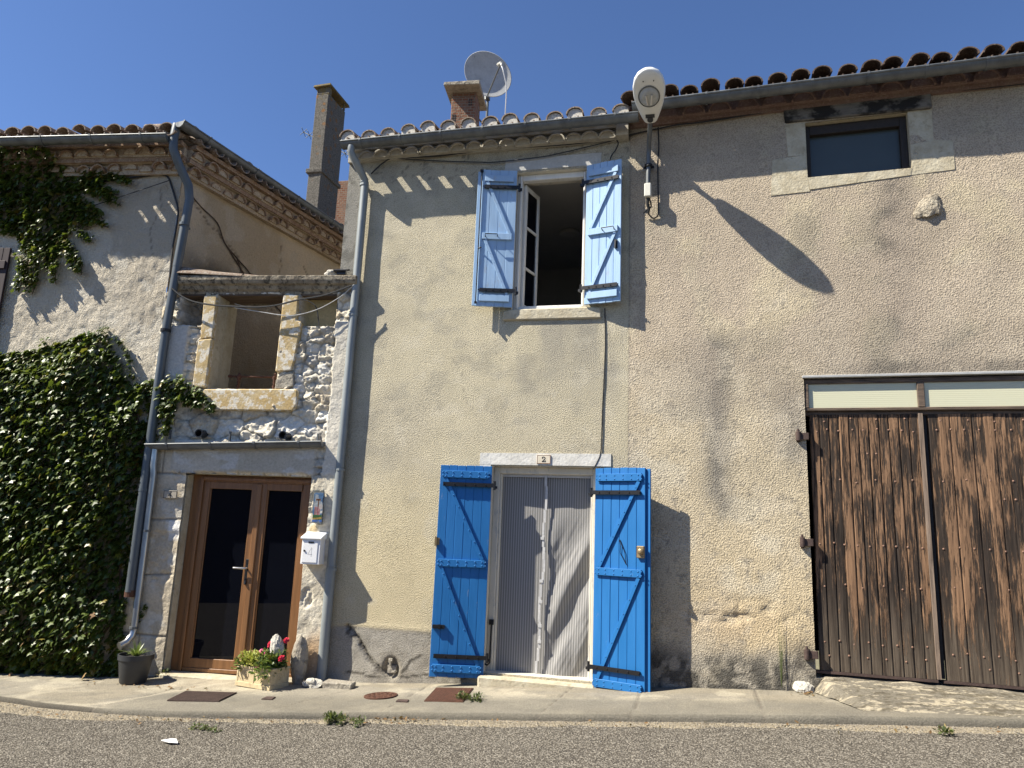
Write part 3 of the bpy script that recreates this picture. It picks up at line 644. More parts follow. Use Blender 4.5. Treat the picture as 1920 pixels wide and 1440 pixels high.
# planked leaf on hinges: u along the leaf from the hinge, d towards the street, z up
def leaf(parent, name, F, s, y, z0, z1, wd, ang, sx, mat, n, label, rail, brace_w, studs, strip, hw):
    a = R(ang); T = Matrix.Identity(4)
    for i, c in enumerate(((sx * math.cos(a), -math.sin(a), 0), (-sx * math.sin(a), -math.cos(a), 0), (0, 0, 1), (s, y, 0))):
        for k in range(3): T[k][i] = c[k]
    h = z1 - z0; mb = MB(F)
    for i in range(n):
        a0, a1 = wd * i / n, wd * (i + 1) / n
        mb.box(a0 + .0016, a1 - .0016, rnd.uniform(-.001, 0), .024 + rnd.uniform(-.0015, .001), z0 + rnd.uniform(-.003, .003), z1 + rnd.uniform(-.003, .003), T)
    mb.box(.01, wd - .01, .003, .019, z0 + .01, z1 - .01, T)
    if strip: mb.box(wd - .012, wd + strip, -.022, -.003, z0 + .012, z1 - .012, T)
    lf = mb.build(name, mat, parent, bevel=.0028); lf['label'] = label
    for zz in rail:
        mb = MB(F); q = z0 + zz * h; mb.box(.035, wd - .03, .025, .05, q - .036, q + .036, T)
        if studs:
            for k in range(2):
                for i in range(n):
                    for e in ((.3, .7) if i in (0, n - 1) else (.5,)):
                        mb.add(*bolt((i + e) * wd / n, .05, q - .018 + .036 * k, .0085), T)
        mb.build('batten', mat, lf, bevel=.003)
    for (za, zb) in ((rail[0], rail[1]), (rail[1], rail[2])):      # outer top -> hinge side bottom
        A = Vector((wd - .06, .0, z0 + za * h - .04)); B = Vector((.06, .0, z0 + zb * h + .04)); d = (B - A).normalized(); nn = Vector((-d.z, 0, d.x)) * brace_w / 2
        if nn.x < 0: nn = -nn
        mb = MB(F); mb.add([(p.x, e, p.z) for e in (.0245, .045) for p in (A + nn, A - nn, B - nn, B + nn)], [(0, 1, 2, 3), (7, 6, 5, 4), (0, 4, 5, 1), (1, 5, 6, 2), (2, 6, 7, 3), (3, 7, 4, 0)], T)
        for k in range(7 if studs else 6):
            p = A.lerp(B, (k + .5) / (7 if studs else 6)); mb.add(*bolt(p.x, .045, p.z, .0075 if studs else .004), T)
        mb.build('brace', mat, lf, bevel=.002)
    for zz in hw:
        q = z0 + zz * h; mb = MB(F); mb.box(-.03, wd * .93, .0505, .056, q - .02, q + .02, T); mb.tube([(-.03, .045, q - .045), (-.03, .045, q + .045)], .013, 8, T); mb.box(-.06, -.02, .02, .05, q - .03, q - .005, T)
        for k in range(5): mb.add(*bolt(.06 + k * wd * .2, .056, q, .009), T)
        mb.box(.0, wd * .92, .024, .051, q - .012, q + .012, T)
        mb.build('hinge', 'black_iron', lf)
    return lf, T
def bolt(x, d, z, r):
    vs = [(x + r * k * math.cos(t * math.pi / 3), d + e, z + r * k * math.sin(t * math.pi / 3)) for k, e in ((1, 0), (.7, r * .7)) for t in range(6)]
    return vs, [(t, (t + 1) % 6, 6 + (t + 1) % 6, 6 + t) for t in range(6)] + [(6, 7, 8, 9, 10, 11)]
# upper shutters
RA = (.93, .50, .055)
s1_, T1 = leaf(house, 'shutter', FH, -1.815, -.03, 2.385, 3.965, .385, 13, -1, 'blue_pale', 4, 'faded pale blue shutter with a black bolt rod down its edge', RA, .032, False, .05, (.865, .11))
s2_, T2 = leaf(house, 'shutter', FH, -1.035, -.03, 2.385, 3.965, .395, 13, 1, 'blue_pale', 5, 'faded pale blue shutter beside the lamp pole, no bolt rod', RA, .032, False, .0, (.865, .11))
mb = MB(FH); mb.tube([(.392, .035, 2.41), (.392, .035, 3.95)], .007, 8, T1); mb.box(.375, .41, .02, .05, 3.93, 3.955, T1); mb.tube([(.392, .04, 3.03), (.36, .07, 3.03)], .008, 8, T1); mb.box(.38, .405, .02, .05, 2.41, 2.43, T1); mb.build('bolt_rod', 'black_iron', s1_)
for s_, T, u in ((s1_, T1, .26), (s2_, T2, .27)):
    z = 2.385 + .5 * 1.58 + .01; mb = MB(FH); mb.tube([(u - .07, .05, z - .01), (u - .07, .085, z), (u + .06, .085, z), (u + .06, .05, z - .02)], .006, 6, T); mb.build('handle', 'black_iron', s_)
mb = MB(FH); mb.box(.33, .36, .025, .045, 2.96, 3.05, T2); mb.tube([(.345, .05, 3.04), (.345, .06, 2.95)], .008, 6, T2); mb.build('latch', 'black_iron', s2_)
# door leaves
RB = (.955, .525, .04)
d1_, D1 = leaf(house, 'door_leaf', FH, -1.955, -.03, -1.37, .685, .53, 12, -1, 'blue', 6, 'bright blue door leaf with its brass latch plate, turned from the sun', RB, .036, True, .0, (.905, .095))
d2_, D2 = leaf(house, 'door_leaf', FH, -.885, -.03, -1.395, .685, .53, 20, 1, 'blue', 6, 'bright blue door leaf with the rim lock, full in the sun', RB, .036, True, .04, (.885, .105))
mb = MB(FH); mb.box(.525, .545, .0, .05, -.13, -.04, D1); mb.box(.50, .54, .024, .032, -.12, -.05, D1); mb.build('latch_plate', 'brass', d1_)
mb = MB(FH); mb.box(.40, .52, .025, .05, -.92, -.885, D1); mb.box(.44, .46, .05, .06, -.925, -.88, D1); mb.build('catch', 'black_iron', d1_)
mb = MB(FH); mb.box(.455, .53, .025, .055, -.16, -.05, D2); mb.lathe([(.0, 0), (.028, 0), (.032, .015), (.02, .03), (0, .032)], 14, D2 @ Matrix.Translation((.50, .055, -.10)) @ Matrix.Rotation(R(-90), 4, 'X')); mb.build('rim_lock', 'brass', d2_, bevel=.006)
mb = MB(FH); mb.tube([(.27, .03, .0), (.285, .035, -.05), (.25 + .03, .035, -.12), (.34, .035, -.22)], .0035, 6, D2); mb.tube([(.275, .03, .0), (.33, .035, -.12), (.345, .035, -.23)], .0035, 6, D2); mb.build('wire_hook', 'black_iron', d2_)
# door frame, screen, hook
mb = MB(FH)
mb.box(-1.97, -1.905, .10, .2, -1.33, .70); mb.box(-.935, -.87, .10, .2, -1.33, .70); mb.box(-1.905, -.935, .10, .2, .63, .70); mb.box(-1.905, -1.885, .115, .2, -1.33, .63); mb.box(-.955, -.935, .115, .2, -1.33, .63)
mb.build('door_frame', 'cream', house, bevel=.006)
mb = MB(FH); mb.tube([(-1.925, .085, -.86), (-1.925, .07, -1.24), (-1.945, .055, -1.26), (-1.965, .055, -1.25)], .009, 8); mb.box(-1.95, -1.905, .075, .1, -.88, -.83); mb.build('door_hook', 'black_iron', house)
mb = MB(FH); mb.box(-2.97, -2.88, .01, .03, -1.40, -1.33); mb.box(-2.96, -2.92, -.005, .02, -1.30, -1.26); mb.tube([(-2.94, .0, -1.33), (-2.93, -.01, -1.28)], .01, 6); mb.build('meter_box', 'grey_stone', house)
xs = np.linspace(-1.885, -.955, 150); zs = np.linspace(-1.325, .63, 220); Sx, Zx = np.meshgrid(xs, zs)
fold = (np.sin((Sx * 1.0 - Zx * .42) * 19 + 4 * fbm(Sx * 3, Zx * 1.5, 60)) * .5 + .8 * (fbm(Sx * 9 - Zx * 4, Zx * 1.2, 61, 3) - .5)) * ss(-1.42, -1.25, Sx) * ss(.35, -.3, Zx) * .05
Yx = .175 - fold - .012 * np.abs(np.sin((Sx + 1.42) * 3.3)) + .008 * (fbm(Sx * 2, Zx * 2, 62) - .5)
idx = np.arange(Sx.size).reshape(Sx.shape); q = np.stack([idx[:-1, :-1], idx[:-1, 1:], idx[1:, 1:], idx[1:, :-1]], -1).reshape(-1, 4)
scr = thing('insect_screen', 'grey striped insect screen curtain hanging in the open blue doorway', 'door curtain', (-1.42, .17, -1.32))
link('net', npmesh('net', np.stack([Sx, Yx, Zx], -1).reshape(-1, 3), q), 'net', scr)
mb = MB(FH)
for k in range(16):
    z = .63 - .122 * k; x = -1.425 + .012 * math.sin(k * 1.1) - .035 * ss(.2, -1.3, np.array(z)); mb.box(x - .012, x + .012, .135, .142, z - .121, z, None, .0015)
for z in (.0, -.42, -.62, -.85, -1.0): mb.box(-1.46, -1.425, .128, .136, z - .03, z)
mb.box(-1.885, -.955, .145, .155, .60, .632)
mb.build('magnet_strip', 'tape', scr)
# chimney with slab, dish
Tc = Matrix.Translation((-2.955, 1.45, 0)) @ Matrix.Rotation(R(6), 4, 'Z'); mb = MB(FH); mb.box(-.17, .17, -.16, .16, 4.85, 5.86, Tc)
ch = mb.build('chimney', 'brick', house, bevel=.01); mb = MB(FH); mb.box(-.245, .245, -.33, .32, 5.93, 5.985, Tc, .008); mb.build('cap', 'grey_stone', ch, bevel=.006)
mb = MB(FH); mb.box(-.165, .165, -.14, .155, 5.855, 5.935, Tc); mb.build('cap_support', 'brick', ch)
for zz, xx in ((5.50, -.15), (5.72, .07)):
    mb = MB(FH)
    for a in range(2):
        for b in range(3): mb.box(xx + a * .03, xx + .02 + a * .03, -.166, -.158, zz + b * .035, zz + .02 + b * .035, Tc)
    mb.build('brick_hole_shade', 'dark', ch)  # dark raised squares stand in for the shade inside brick holes
mb = MB(FH); mb.box(-.22, .22, -.19, .19, 5.0, 5.28, Tc); mb.build('flashing', 'mortar', ch)

# ================================================================== the barn with the big wooden doors
barn = thing('barn', 'coarse roughcast barn with weathered brown plank doors and a small high window', 'barn', (1.6, -.1, -1.2))
def wall_g(S, Z):
    n1, n2, n3 = fbm(S * .8, Z * .8, 70, 5), fbm(S * 3, Z * 3, 71, 5), fbm(S * 10, Z * 10, 72, 4)
    col = np.ones(S.shape + (3,)) * np.array((.515, .44, .315))
    col = mixc(col, (.57, .465, .30), .8 * ss(.9, -.9, Z + (n1 - .5) * 1.0))
    col = mixc(col, (.58, .52, .40), .6 * ss(.5, .64, n2) * ss(3.2, 2., Z))
    col = mixc(col, (.42, .37, .30), .4 * ss(.5, .7, fbm(S * 1.4, Z * 1.0, 73, 5)))
    vs = fbm(S * 3.2, Z * .35, 74, 5)
    def streak(sc, w, zt, zb, k, c=(.15, .135, .12)):
        nonlocal col
        m = np.exp(-((S - sc - .04 * (n2 - .5)) / w) ** 2) * ss(zb, zb + .5, Z + .5 * (n2 - .5)) * (1 - ss(zt - .15, zt + .05, Z)); col = mixc(col, c, np.minimum(1.15 * k, .95) * m * ss(-.02, .45, .35 * vs + .3 * n3 + .35 * fbm(S * 11, Z * .7, 77, 4)))
    streak(2.55, .17, 3.62, 1.7, .85, (.12, .11, .10)); streak(2.5, .45, 3.3, 1.8, .45); streak(1.75, .2, 3.3, 2.2, .4)
    streak(.86, .13, 2.0, .05, .8, (.2, .185, .16)); streak(.75, .35, 2.1, 1.0, .55, (.22, .2, .17)); streak(.3, .25, 4.2, 2.6, .3); streak(1.4, .4, 2.1, 1.1, .35, (.24, .21, .18))
    bandm = ss(1.5, 1.62, Z) * (1 - ss(1.7, 2.3, Z + .5 * (n2 - .5))) * ss(1.4, 2.2, S); col = mixc(col, (.20, .18, .155), .6 * bandm)
    col = mixc(col, (.1, .095, .085), .8 * ss(1.5, 1.6, Z) * (1 - ss(1.62, 1.78, Z + .15 * (n2 - .5))) * ss(1.8, 2.3, S))
    col = mixc(col, (.17, .155, .135), .65 * np.exp(-((S - 1.55) / .14) ** 2) * ss(.6, .9, Z) * (1 - ss(1.3, 1.7, Z)))
    mould = ss(-.85, -1.06, Z + .22 * (n2 - .5) + .08 * (n3 - .5)); col = mixc(col, (.30, .275, .23), mould * .9); col = mixc(col, (.085, .08, .07), mould * .95 * ss(-.90, -1.10, Z + .12 * (n3 - .5)) * ss(.36, .50, fbm(S * 14, Z * 10, 75, 4)))
    col = mixc(col, (.09, .08, .07), .8 * np.exp(-(((S - 1.55) / .12) ** 2 + ((Z + .98) / .2) ** 2)) * ss(.3, .5, n3))
    col = mixc(col, (.50, .37, .22), .5 * np.exp(-(((S - .9) / .5) ** 2 + ((Z + .7) / .18) ** 2)))
    col = mixc(col, (.60, .53, .41), .35 * ss(.60, .72, fbm(S * 5.5, Z * 6, 78, 5)) * ss(3.6, 2.6, Z)); col = mixc(col, (.22, .2, .17), .6 * ss(.70, .75, fbm(S * 26, Z * 22, 79, 3)))
    col = mixc(col, (.435, .362, .282), .75 * ss(.6, 2.4, Z + .5 * (n1 - .5)) * ss(.25, .5, n2))
    upper = ss(3.85, 3.95, Z) ; col = mixc(col, (.36, .32, .265), .35 * upper)
    col = mixc(col, (.2, .185, .165), .5 * (1 - ss(0, .012, np.abs(S - .0))) )
    scar = ss(.55, .62, fbm(S * 7, Z * 14, 76, 5)) * np.exp(-(((S - 1.0) / .45) ** 2 + ((Z + .62) / .13) ** 2))
    Y = .016 * (n1 - .5) + .010 * (n2 - .5) + .02 * scar - .004
    Y = Y + .012 * np.exp(-((Z + 1.2) / .12) ** 2) * (n3 - .5) * 2
    return Y, col
WIN_G = (1.775, 2.715, 3.625, 4.225); GAR = (1.66, 3.78, -1.12, 1.585)
sheet('wall', FG, 0, 6.5, -1.6, 4.62, .024, wall_g, (WIN_G, GAR), 'cast_g', barn)
mb = MB(FG); reveal(mb, WIN_G, .012, .4, .05); reveal(mb, GAR, .012, .5, .05); mb.build('reveal', 'lime', barn); mb = MB(FG); mb.box(.02, 6.5, 5, 5.1, -1.5, 4.5); mb.box(6.45, 6.5, .02, 5, -1.5, 4.5); mb.build('far_wall', 'cast_g', barn)
# window: beam, dressed stones, frame
mb = MB(FG); mb.box(1.575, 2.935, -.035, .3, 4.235, 4.43, None, .012); mb.build('lintel_beam', 'beam', barn, bevel=.012)
mb = MB(FG); mb.prism([(1.42, 3.46), (1.79, 3.47), (1.775, 3.62), (1.775, 3.87), (1.45, 3.85)], -.012, .01); mb.prism([(1.60, 3.87), (1.775, 3.87), (1.775, 4.234), (1.585, 4.234)], -.009, .01)
mb.prism([(1.792, 3.49), (2.70, 3.55), (2.715, 3.62), (1.777, 3.62)], -.015, .01); mb.prism([(2.70, 3.55), (3.08, 3.57), (3.085, 3.87), (2.93, 3.89), (2.715, 3.87), (2.717, 3.62)], -.012, .01); mb.prism([(2.717, 3.87), (2.92, 3.89), (2.93, 4.234), (2.717, 4.234)], -.008, .01)
mb.build('window_surround', 'lime', barn)
mb = MB(FG); mb.box(1.78, 1.82, .06, .16, 3.63, 4.22); mb.box(2.65, 2.712, .06, .16, 3.63, 4.22); mb.box(1.82, 2.65, .06, .16, 4.12, 4.22); mb.box(1.82, 2.65, .06, .12, 3.63, 3.645); wf = mb.build('window_frame', 'black_wood', barn, bevel=.004)
mb = MB(FG); mb.box(1.815, 2.655, .115, .125, 3.64, 4.13); mb.build('pane', 'dull_glass', wf)
# stone lump left standing out of the render
bmv = bmesh.new(); bmesh.ops.create_icosphere(bmv, subdivisions=4, radius=1)
for v in bmv.verts:
    p = v.co.copy(); x, z = p.x, p.z
    q = 1 + .28 * (float(fbm(np.array([p.x * 2.2 + 5]), np.array([p.z * 2.2 + p.y]), 80, 4)[0]) - .5) * 2
    zz = max(z, -.55 + .12 * x); xx = x * (1 - .38 * max(0, zz + .2)) + .28 * zz
    v.co = FG @ Vector((2.84 + .125 * xx * q, .0 + .075 * p.y * q * .6, 3.20 + .165 * zz * q))
me = bpy.data.meshes.new('projecting_stone'); bmv.to_mesh(me); bmv.free(); link('projecting_stone', me, 'stonelump', barn)
# cornice, roof, gutter
ti, mo = MB(FG), MB(FG); genoise(ti, mo, .0, 6.5, .27, 4.415, .13, .03, .115, .01)
ti.box(.0, 6.5, -.05, .03, 4.372, 4.418); mo.prism([(0, 4.53), (6.5, 4.53), (6.5, 4.575), (0, 4.575)], -.135, .03); mo.box(0, 6.5, -.09, .03, 4.418, 4.55)
c_ = ti.build('cornice', 'corn_g', barn); mo.build('mortar', 'corn_g', c_)
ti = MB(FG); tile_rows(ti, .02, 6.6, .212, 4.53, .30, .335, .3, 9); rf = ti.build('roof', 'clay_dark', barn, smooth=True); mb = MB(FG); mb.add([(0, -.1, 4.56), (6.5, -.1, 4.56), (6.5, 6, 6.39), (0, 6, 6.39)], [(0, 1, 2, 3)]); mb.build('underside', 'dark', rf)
mb = MB(FG); gutter_mesh(mb, .06, 6.6, .29, 4.472, 4.48, .068, .013); gt = mb.build('gutter', 'zinc', barn, smooth=True); brackets(gt, FG, .06, 6.6, 13, .29, 4.472, 4.48, .068)
# plank doors
def planks(s0, s1, z0, z1, wd, seed):
    def f(S, Z):
        k = np.floor((S - s0) / wd); u = (S - s0) / wd - k; d = np.minimum(u, 1 - u) * wd
        r = _h(k.astype(int), k.astype(int) * 0 + 3, seed); wob = .0015 * (fbm(Z * 4, k, seed) - .5)
        Y = .003 * (r - .5) * 2 + .013 * (1 - ss(.0005, .003, d + wob)) + .004 * (fbm(S * 80, Z * 3, seed + 2, 3) - .5)
        t = np.stack([r, r, r], -1) + 0 * S[..., None]
        return .04 + Y, np.where((1 - ss(.0005, .003, d))[..., None] > .5, .95, t)
    return f
for (s0, s1, wd, seed, lab, nz) in ((1.70, 2.63, .0845, 5, 'weathered plank door with a pale strip along its closing edge', ((1.17, 4, 0), (1.07, 9, 0), (.86, 0, 1), (.60, 6, 0), (.03, 9, 0), (-.33, 6, 0), (-.82, 8, 0), (-.93, 6, 0))),
                                    (2.70, 3.76, .088, 9, 'weathered plank door with a split first board', ((1.16, 5, 0), (1.07, 9, 0), (.62, 6, 0), (.47, 0, 1), (.03, 9, 0), (-.30, 5, 0), (-.85, 9, 0), (-.95, 5, 0)))):
    gd = sheet('barn_door', FG, s0, s1, -1.06, 1.225, .0065, planks(s0, s1, -1.06, 1.225, wd, seed), (), 'planks', barn, keep=None); gd['label'] = lab
    mb = MB(FG); mb.box(s0, s1, .056, .09, -1.06, 1.225); mb.build('backing', 'planks', gd)
    mb = MB(FG)
    for z, k, two in nz:
        for i in range(k): mb.stud(s0 + (i + .5) * (s1 - s0) / k + rnd.uniform(-.012, .012), .042, z + rnd.uniform(-.012, .012) + (.012 * (i % 2)), .0095)
        if two: mb.stud(s0 + .52 * (s1 - s0), .042, z, .01); mb.stud(s0 + .6 * (s1 - s0), .042, z, .01)
    st_ = mb.build('studs', 'stud', gd); st_['kind'] = 'stuff'
    mb = MB(FG); mb.box(s0 - .03, s1, .03, .07, -1.083, -1.062); mb.build('edge_bar', 'brown_iron', gd)
mb = MB(FG); mb.box(2.622, 2.655, .02, .06, -1.055, 1.23, None, .002); mb.build('cover_strip', 'timber_v', barn); mb = MB(FG); mb.box(2.66, 2.695, .075, .09, -1.055, 1.23); mb.build('gap_shade_strip', 'dark', barn)  # near-black strip stands in for the shade between the two door leaves
for z in (1.01, .04, -.93):
    mb = MB(FG); mb.tube([(1.59, -.028, z - .04), (1.59, -.028, z + .045)], .024, 12); mb.tube([(1.59, -.028, z + .045), (1.59, -.028, z + .07)], .012, 8); mb.box(1.60, 1.685, -.03, -.02, z - .03, z + .035); mb.box(1.675, 1.685, -.03, .05, z - .03, z + .035); mb.box(1.575, 1.605, -.02, .03, z - .05, z - .03)
    mb.build('hinge', 'brown_iron', barn, bevel=.002)
# transom
mb = MB(FG); mb.box(1.665, 3.78, .008, .1, 1.255, 1.285, None, .002); mb.box(1.665, 3.78, .012, .1, 1.515, 1.56); mb.box(1.665, 1.70, .004, .1, 1.285, 1.515); mb.box(2.625, 2.685, .004, .1, 1.285, 1.515, None, .002); mb.box(3.74, 3.78, .004, .1, 1.285, 1.515); mb.box(1.66, 3.78, .045, .12, 1.22, 1.256)
tr_ = mb.build('transom', 'timber', barn, bevel=.005)
for a, b in ((1.70, 2.625), (2.685, 3.74)):
    mb = MB(FG); mb.box(a, b, .03, .036, 1.285, 1.515); mb.build('pane', 'frost', tr_)
mb = MB(FG); mb.prism([(1.645, 1.568), (3.82, 1.572), (3.82, 1.598), (1.645, 1.592)], -.03, .03); mb.build('flashing', 'flash', barn, bevel=.004)

# ================================================================== the small stone house, roofless terrace above its door
stoneh = thing('stone_house', 'small rubble stone house with open upper window and brown glazed door, number 4', 'house', (-4.6, -.14, -1.55))
WIN_L = (-1.60, -.81, 1.49, 2.60); DOOR_L = (-1.715, -.285, -1.56, .535)
def wall_l(S, Z):
    n1, n2, n3 = fbm(S * 1.2, Z * 1.2, 90, 5), fbm(S * 5, Z * 5, 91, 5), fbm(S * 18, Z * 18, 92, 4)
    wx = S + .13 * (fbm(S * 6, Z * 6, 93, 5) - .5); wz = Z + .11 * (fbm(S * 6, Z * 6, 94, 5) - .5)
    f1, f2, cid, tl = worley(wx * 6.2, wz * 9.5, 3); g1, g2, gid, tl2 = worley(wx * 3.6, wz * 5.2, 8); h1, h2, hid, tl3 = worley(wx * 22, wz * 26, 12)
    big = boxm(S, Z, -2.1, -.15, .92, 1.26, .02)
    e = np.where(big > .5, (g2 - g1) / 4.4, (f2 - f1) / 7.5); cid = np.where(big > .5, gid, cid); tl = np.where(big > .5, tl2 * 1.2, tl)
    dome = ss(-.004, .022, e)
    rub = -.036 * dome * (.3 + 1.1 * cid) - .085 * tl * dome - .03 * tl3 - .012 * hid - .045 * (fbm(S * 17, Z * 22, 95, 6) - .5) - .04 * (n2 - .5)
    rc = np.ones(S.shape + (3,)) * np.array((.62, .57, .47)); rc = mixc(rc, (.54, .46, .34), ss(.5, .95, cid)); rc = mixc(rc, (.70, .67, .60), ss(.35, .1, cid)); rc = mixc(rc, (.36, .325, .265), (1 - ss(.0, .03, e)) * .8); rc = mixc(rc, (.3, .27, .23), .6 * ss(.56, .66, n2))
    Y = rub; col = rc
    # flat plaster and dressed blocks
    rg = .05 * (n2 - .5) + .025 * (n3 - .5)
    def put(m, y, c):
        nonlocal Y, col
        Y = Y * (1 - m) + y * m; col = col * (1 - m[..., None]) + c * m[..., None]
    plaster = mixc(np.ones(S.shape + (3,)) * np.array((.62, .57, .48)), (.52, .47, .38), ss(.48, .62, n1)); plaster = mixc(plaster, (.70, .66, .58), .6 * ss(.56, .62, n2))
    pl_y = -.058 + .018 * (n1 - .5) + .02 * (n2 - .5) + .008 * (n3 - .5)
    m = ss(-.01, .01, S + .165 + rg) * (1 - ss(-.012, .012, Z - 2.28 - rg)); put(m, pl_y - .012, mixc(plaster, (.57, .54, .47), 0 * S + .5))            # pier
    m = boxm(S + rg, Z + rg, -2.2, -1.90, 1.2, 2.21, .012); put(m, pl_y - .005, mixc(plaster, (.46, .45, .43), 0 * S + .6))                             # left plaster strip
    m = boxm(S + rg, Z + rg * .6, -2.3, -1.95, .9, 1.2, .012); put(m, pl_y, mixc(plaster, (.48, .47, .44), 0 * S + .5))
    m = boxm(S + rg * .7, Z + rg * .7, -1.92, -.26, .555, .90, .012); put(m, -.062 + .012 * (n2 - .5), mixc(mixc(plaster, (.40, .36, .29), 0 * S + .6), (.56, .55, .52), .7 * ss(.55, .6, fbm(S * 4, Z * 9, 96, 5))))   # lintel
    # left jamb of dressed stones
    jm = (1 - ss(-.01, .01, S + 1.69)) * (1 - ss(.5, .54, Z)) + boxm(S, Z, -2.35, -1.9, .5, .93, .01); jm = np.clip(jm, 0, 1)
    joint = np.zeros(S.shape)
    for zj, o in ((.03, .0), (-.56, .05), (-1.17, -.04), (.53, 0)): joint = np.maximum(joint, 1 - ss(.003, .016, np.abs(Z - zj - .03 * (fbm(S * 4, Z, 97) - .5) - o * (S + 2))))
    joint = np.maximum(joint, (1 - ss(.003, .014, np.abs(S + 2.0 + .05 * (fbm(Z * 3, S, 98) - .5)))) * ((Z < -1.17) | ((Z > .53))))
    jc = mixc(np.ones(S.shape + (3,)) * np.array((.56, .495, .385)), (.46, .395, .295), ss(.45, .6, n1)); jc = mixc(jc, (.55, .52, .45), .7 * ss(.55, .63, n2)); jc = mixc(jc, (.2, .175, .14), .7 * joint)
    rough = boxm(S + rg, Z + rg, -2.0, -1.72, -.62, -.10, .02)
    jc = mixc(jc, (.68, .67, .64), boxm(S + rg * .5, Z + rg * .3, -1.84, -1.70, -.2, .02, .006) * ss(-.28, -.05, Z + (S + 1.77) * .0))
    put(jm, -.05 + .012 * joint + .02 * (n2 - .5) + .014 * (n3 - .5) + rough * (.03 * (fbm(S * 14, Z * 14, 99, 4) - .5) + .012), jc)
    # right of the door
    m = ss(-.01, .01, S + .30) * (1 - ss(.54, .58, Z + rg)); rc2 = mixc(np.ones(S.shape + (3,)) * np.array((.64, .58, .46)), (.70, .66, .58), ss(.5, .62, n1)); rc2 = mixc(rc2, (.44, .39, .3), ss(.55, .66, n2) * .7)
    org = ss(-.95, -1.25, Z + .3 * (n2 - .5)) * ss(-.22, -.12, S + .0); rc2 = mixc(rc2, (.42, .25, .12), org * .75)
    rc2 = mixc(rc2, (.5, .38, .2), .8 * (1 - ss(.03, .06, np.hypot(S + .21, (Z + .02) * 1.0) + rg)))
    rag = ss(-.2, -.235, S + rg * .6) * ss(-.1, .1, Z); cir = 1 - ss(.055, .075, np.hypot(S + .215, (Z + .71) * .62) + rg * .4)
    put(m, -.065 + .016 * (n2 - .5) + .012 * (n3 - .5) + rag * (.05 * (fbm(S * 20, Z * 20, 101, 4) - .2)) + cir * (.02 + .05 * (fbm(S * 30, Z * 30, 102, 3) - .5)), rc2)
    # recesses under the cornice
    m = boxm(S + rg * .8, Z + rg * .8, -2.06, -1.775, 2.22, 2.75, .012); put(m, .17 + rub * 1.6 + .04 * n2, mixc(rc, (.22, .18, .135), 0 * S + .75))
    m = boxm(S + rg * .6, Z + rg * .4, -.60, -.20, 2.235, 2.75, .012); put(m, .14 + .012 * (n2 - .5), mixc(np.ones(S.shape + (3,)) * np.array((.46, .36, .19)), (.42, .36, .26), ss(.5, .56, n1 + (S + .33) * .8)))
    col = mixc(col, (.2, .18, .15), .55 * ss(-1.28, -1.5, Z + .15 * (n2 - .5)))
    return Y * ss(-2.29, -2.2, S) - .02 * (1 - ss(-2.29, -2.2, S)), col
sheet('wall', FL, -2.28, .012, -1.85, 2.62, .0115, wall_l, (WIN_L, DOOR_L), 'rubble', stoneh)
mb = MB(FL); reveal(mb, DOOR_L, -.01, .45, .05); mb.build('door_reveal', 'lime', stoneh)
mb = MB(FL); mb.box(-1.66, -1.60, -.02, .18, 1.49, 2.6); mb.box(-1.72, -1.60, .18, .24, 1.49, 2.6); mb.box(-1.80, -1.63, .24, .48, 1.45, 2.6); mb.box(-.81, -.75, -.02, .2, 1.49, 2.6); mb.box(-.78, -.6, .2, .48, 1.45, 2.6); mb.box(-2.2, 0, .3, .5, .9, 1.48); mb.build('window_reveal', 'lime', stoneh, bevel=.01)
# peeling window surround, flush blocks
mb = MB(FL)
mb.prism([(-1.765, 1.49), (-1.605, 1.49), (-1.60, 2.06), (-1.765, 2.04)], -.075, .02); mb.prism([(-1.745, 2.05), (-1.60, 2.07), (-1.605, 2.58), (-1.765, 2.57)], -.07, .02)
mb.prism([(-.81, 1.68), (-.63, 1.70), (-.60, 1.82), (-.56, 2.26), (-.625, 2.28), (-.625, 2.58), (-.81, 2.58)], -.075, .02)
mb.prism([(-1.64, 1.235), (-.56, 1.245), (-.52, 1.32), (-.53, 1.485), (-.75, 1.487), (-1.62, 1.47)], -.085, .3)
mb.build('window_surround', 'ochre', stoneh, bevel=.012)
mb = MB(FL); mb.prism([(-.80, 1.49), (-.66, 1.49), (-.59, 1.53), (-.60, 1.70), (-.68, 1.69), (-.76, 1.62), (-.80, 1.60)], -.06, .02); mb.build('broken_jamb', 'grey_stone', stoneh, bevel=.01)
mb = MB(FL); mb.tube([(-1.42, .1, 1.66), (-.79, .1, 1.655)], .011, 8); mb.tube([(-1.44, .1, 1.66), (-1.40, .1, 1.66)], .017, 8)
rl = mb.build('railing', 'rust_iron', stoneh, smooth=True)
for x in (-1.315, -.885):
    mb = MB(FL); mb.lathe([(.016, 1.48), (.02, 1.50), (.012, 1.52), (.024, 1.545), (.011, 1.575), (.02, 1.59), (.012, 1.61), (.028, 1.64), (.026, 1.665), (.008, 1.70)], 12, Matrix.Translation((x, .1, 0))); mb.build('baluster', 'rust_iron', rl, smooth='all')
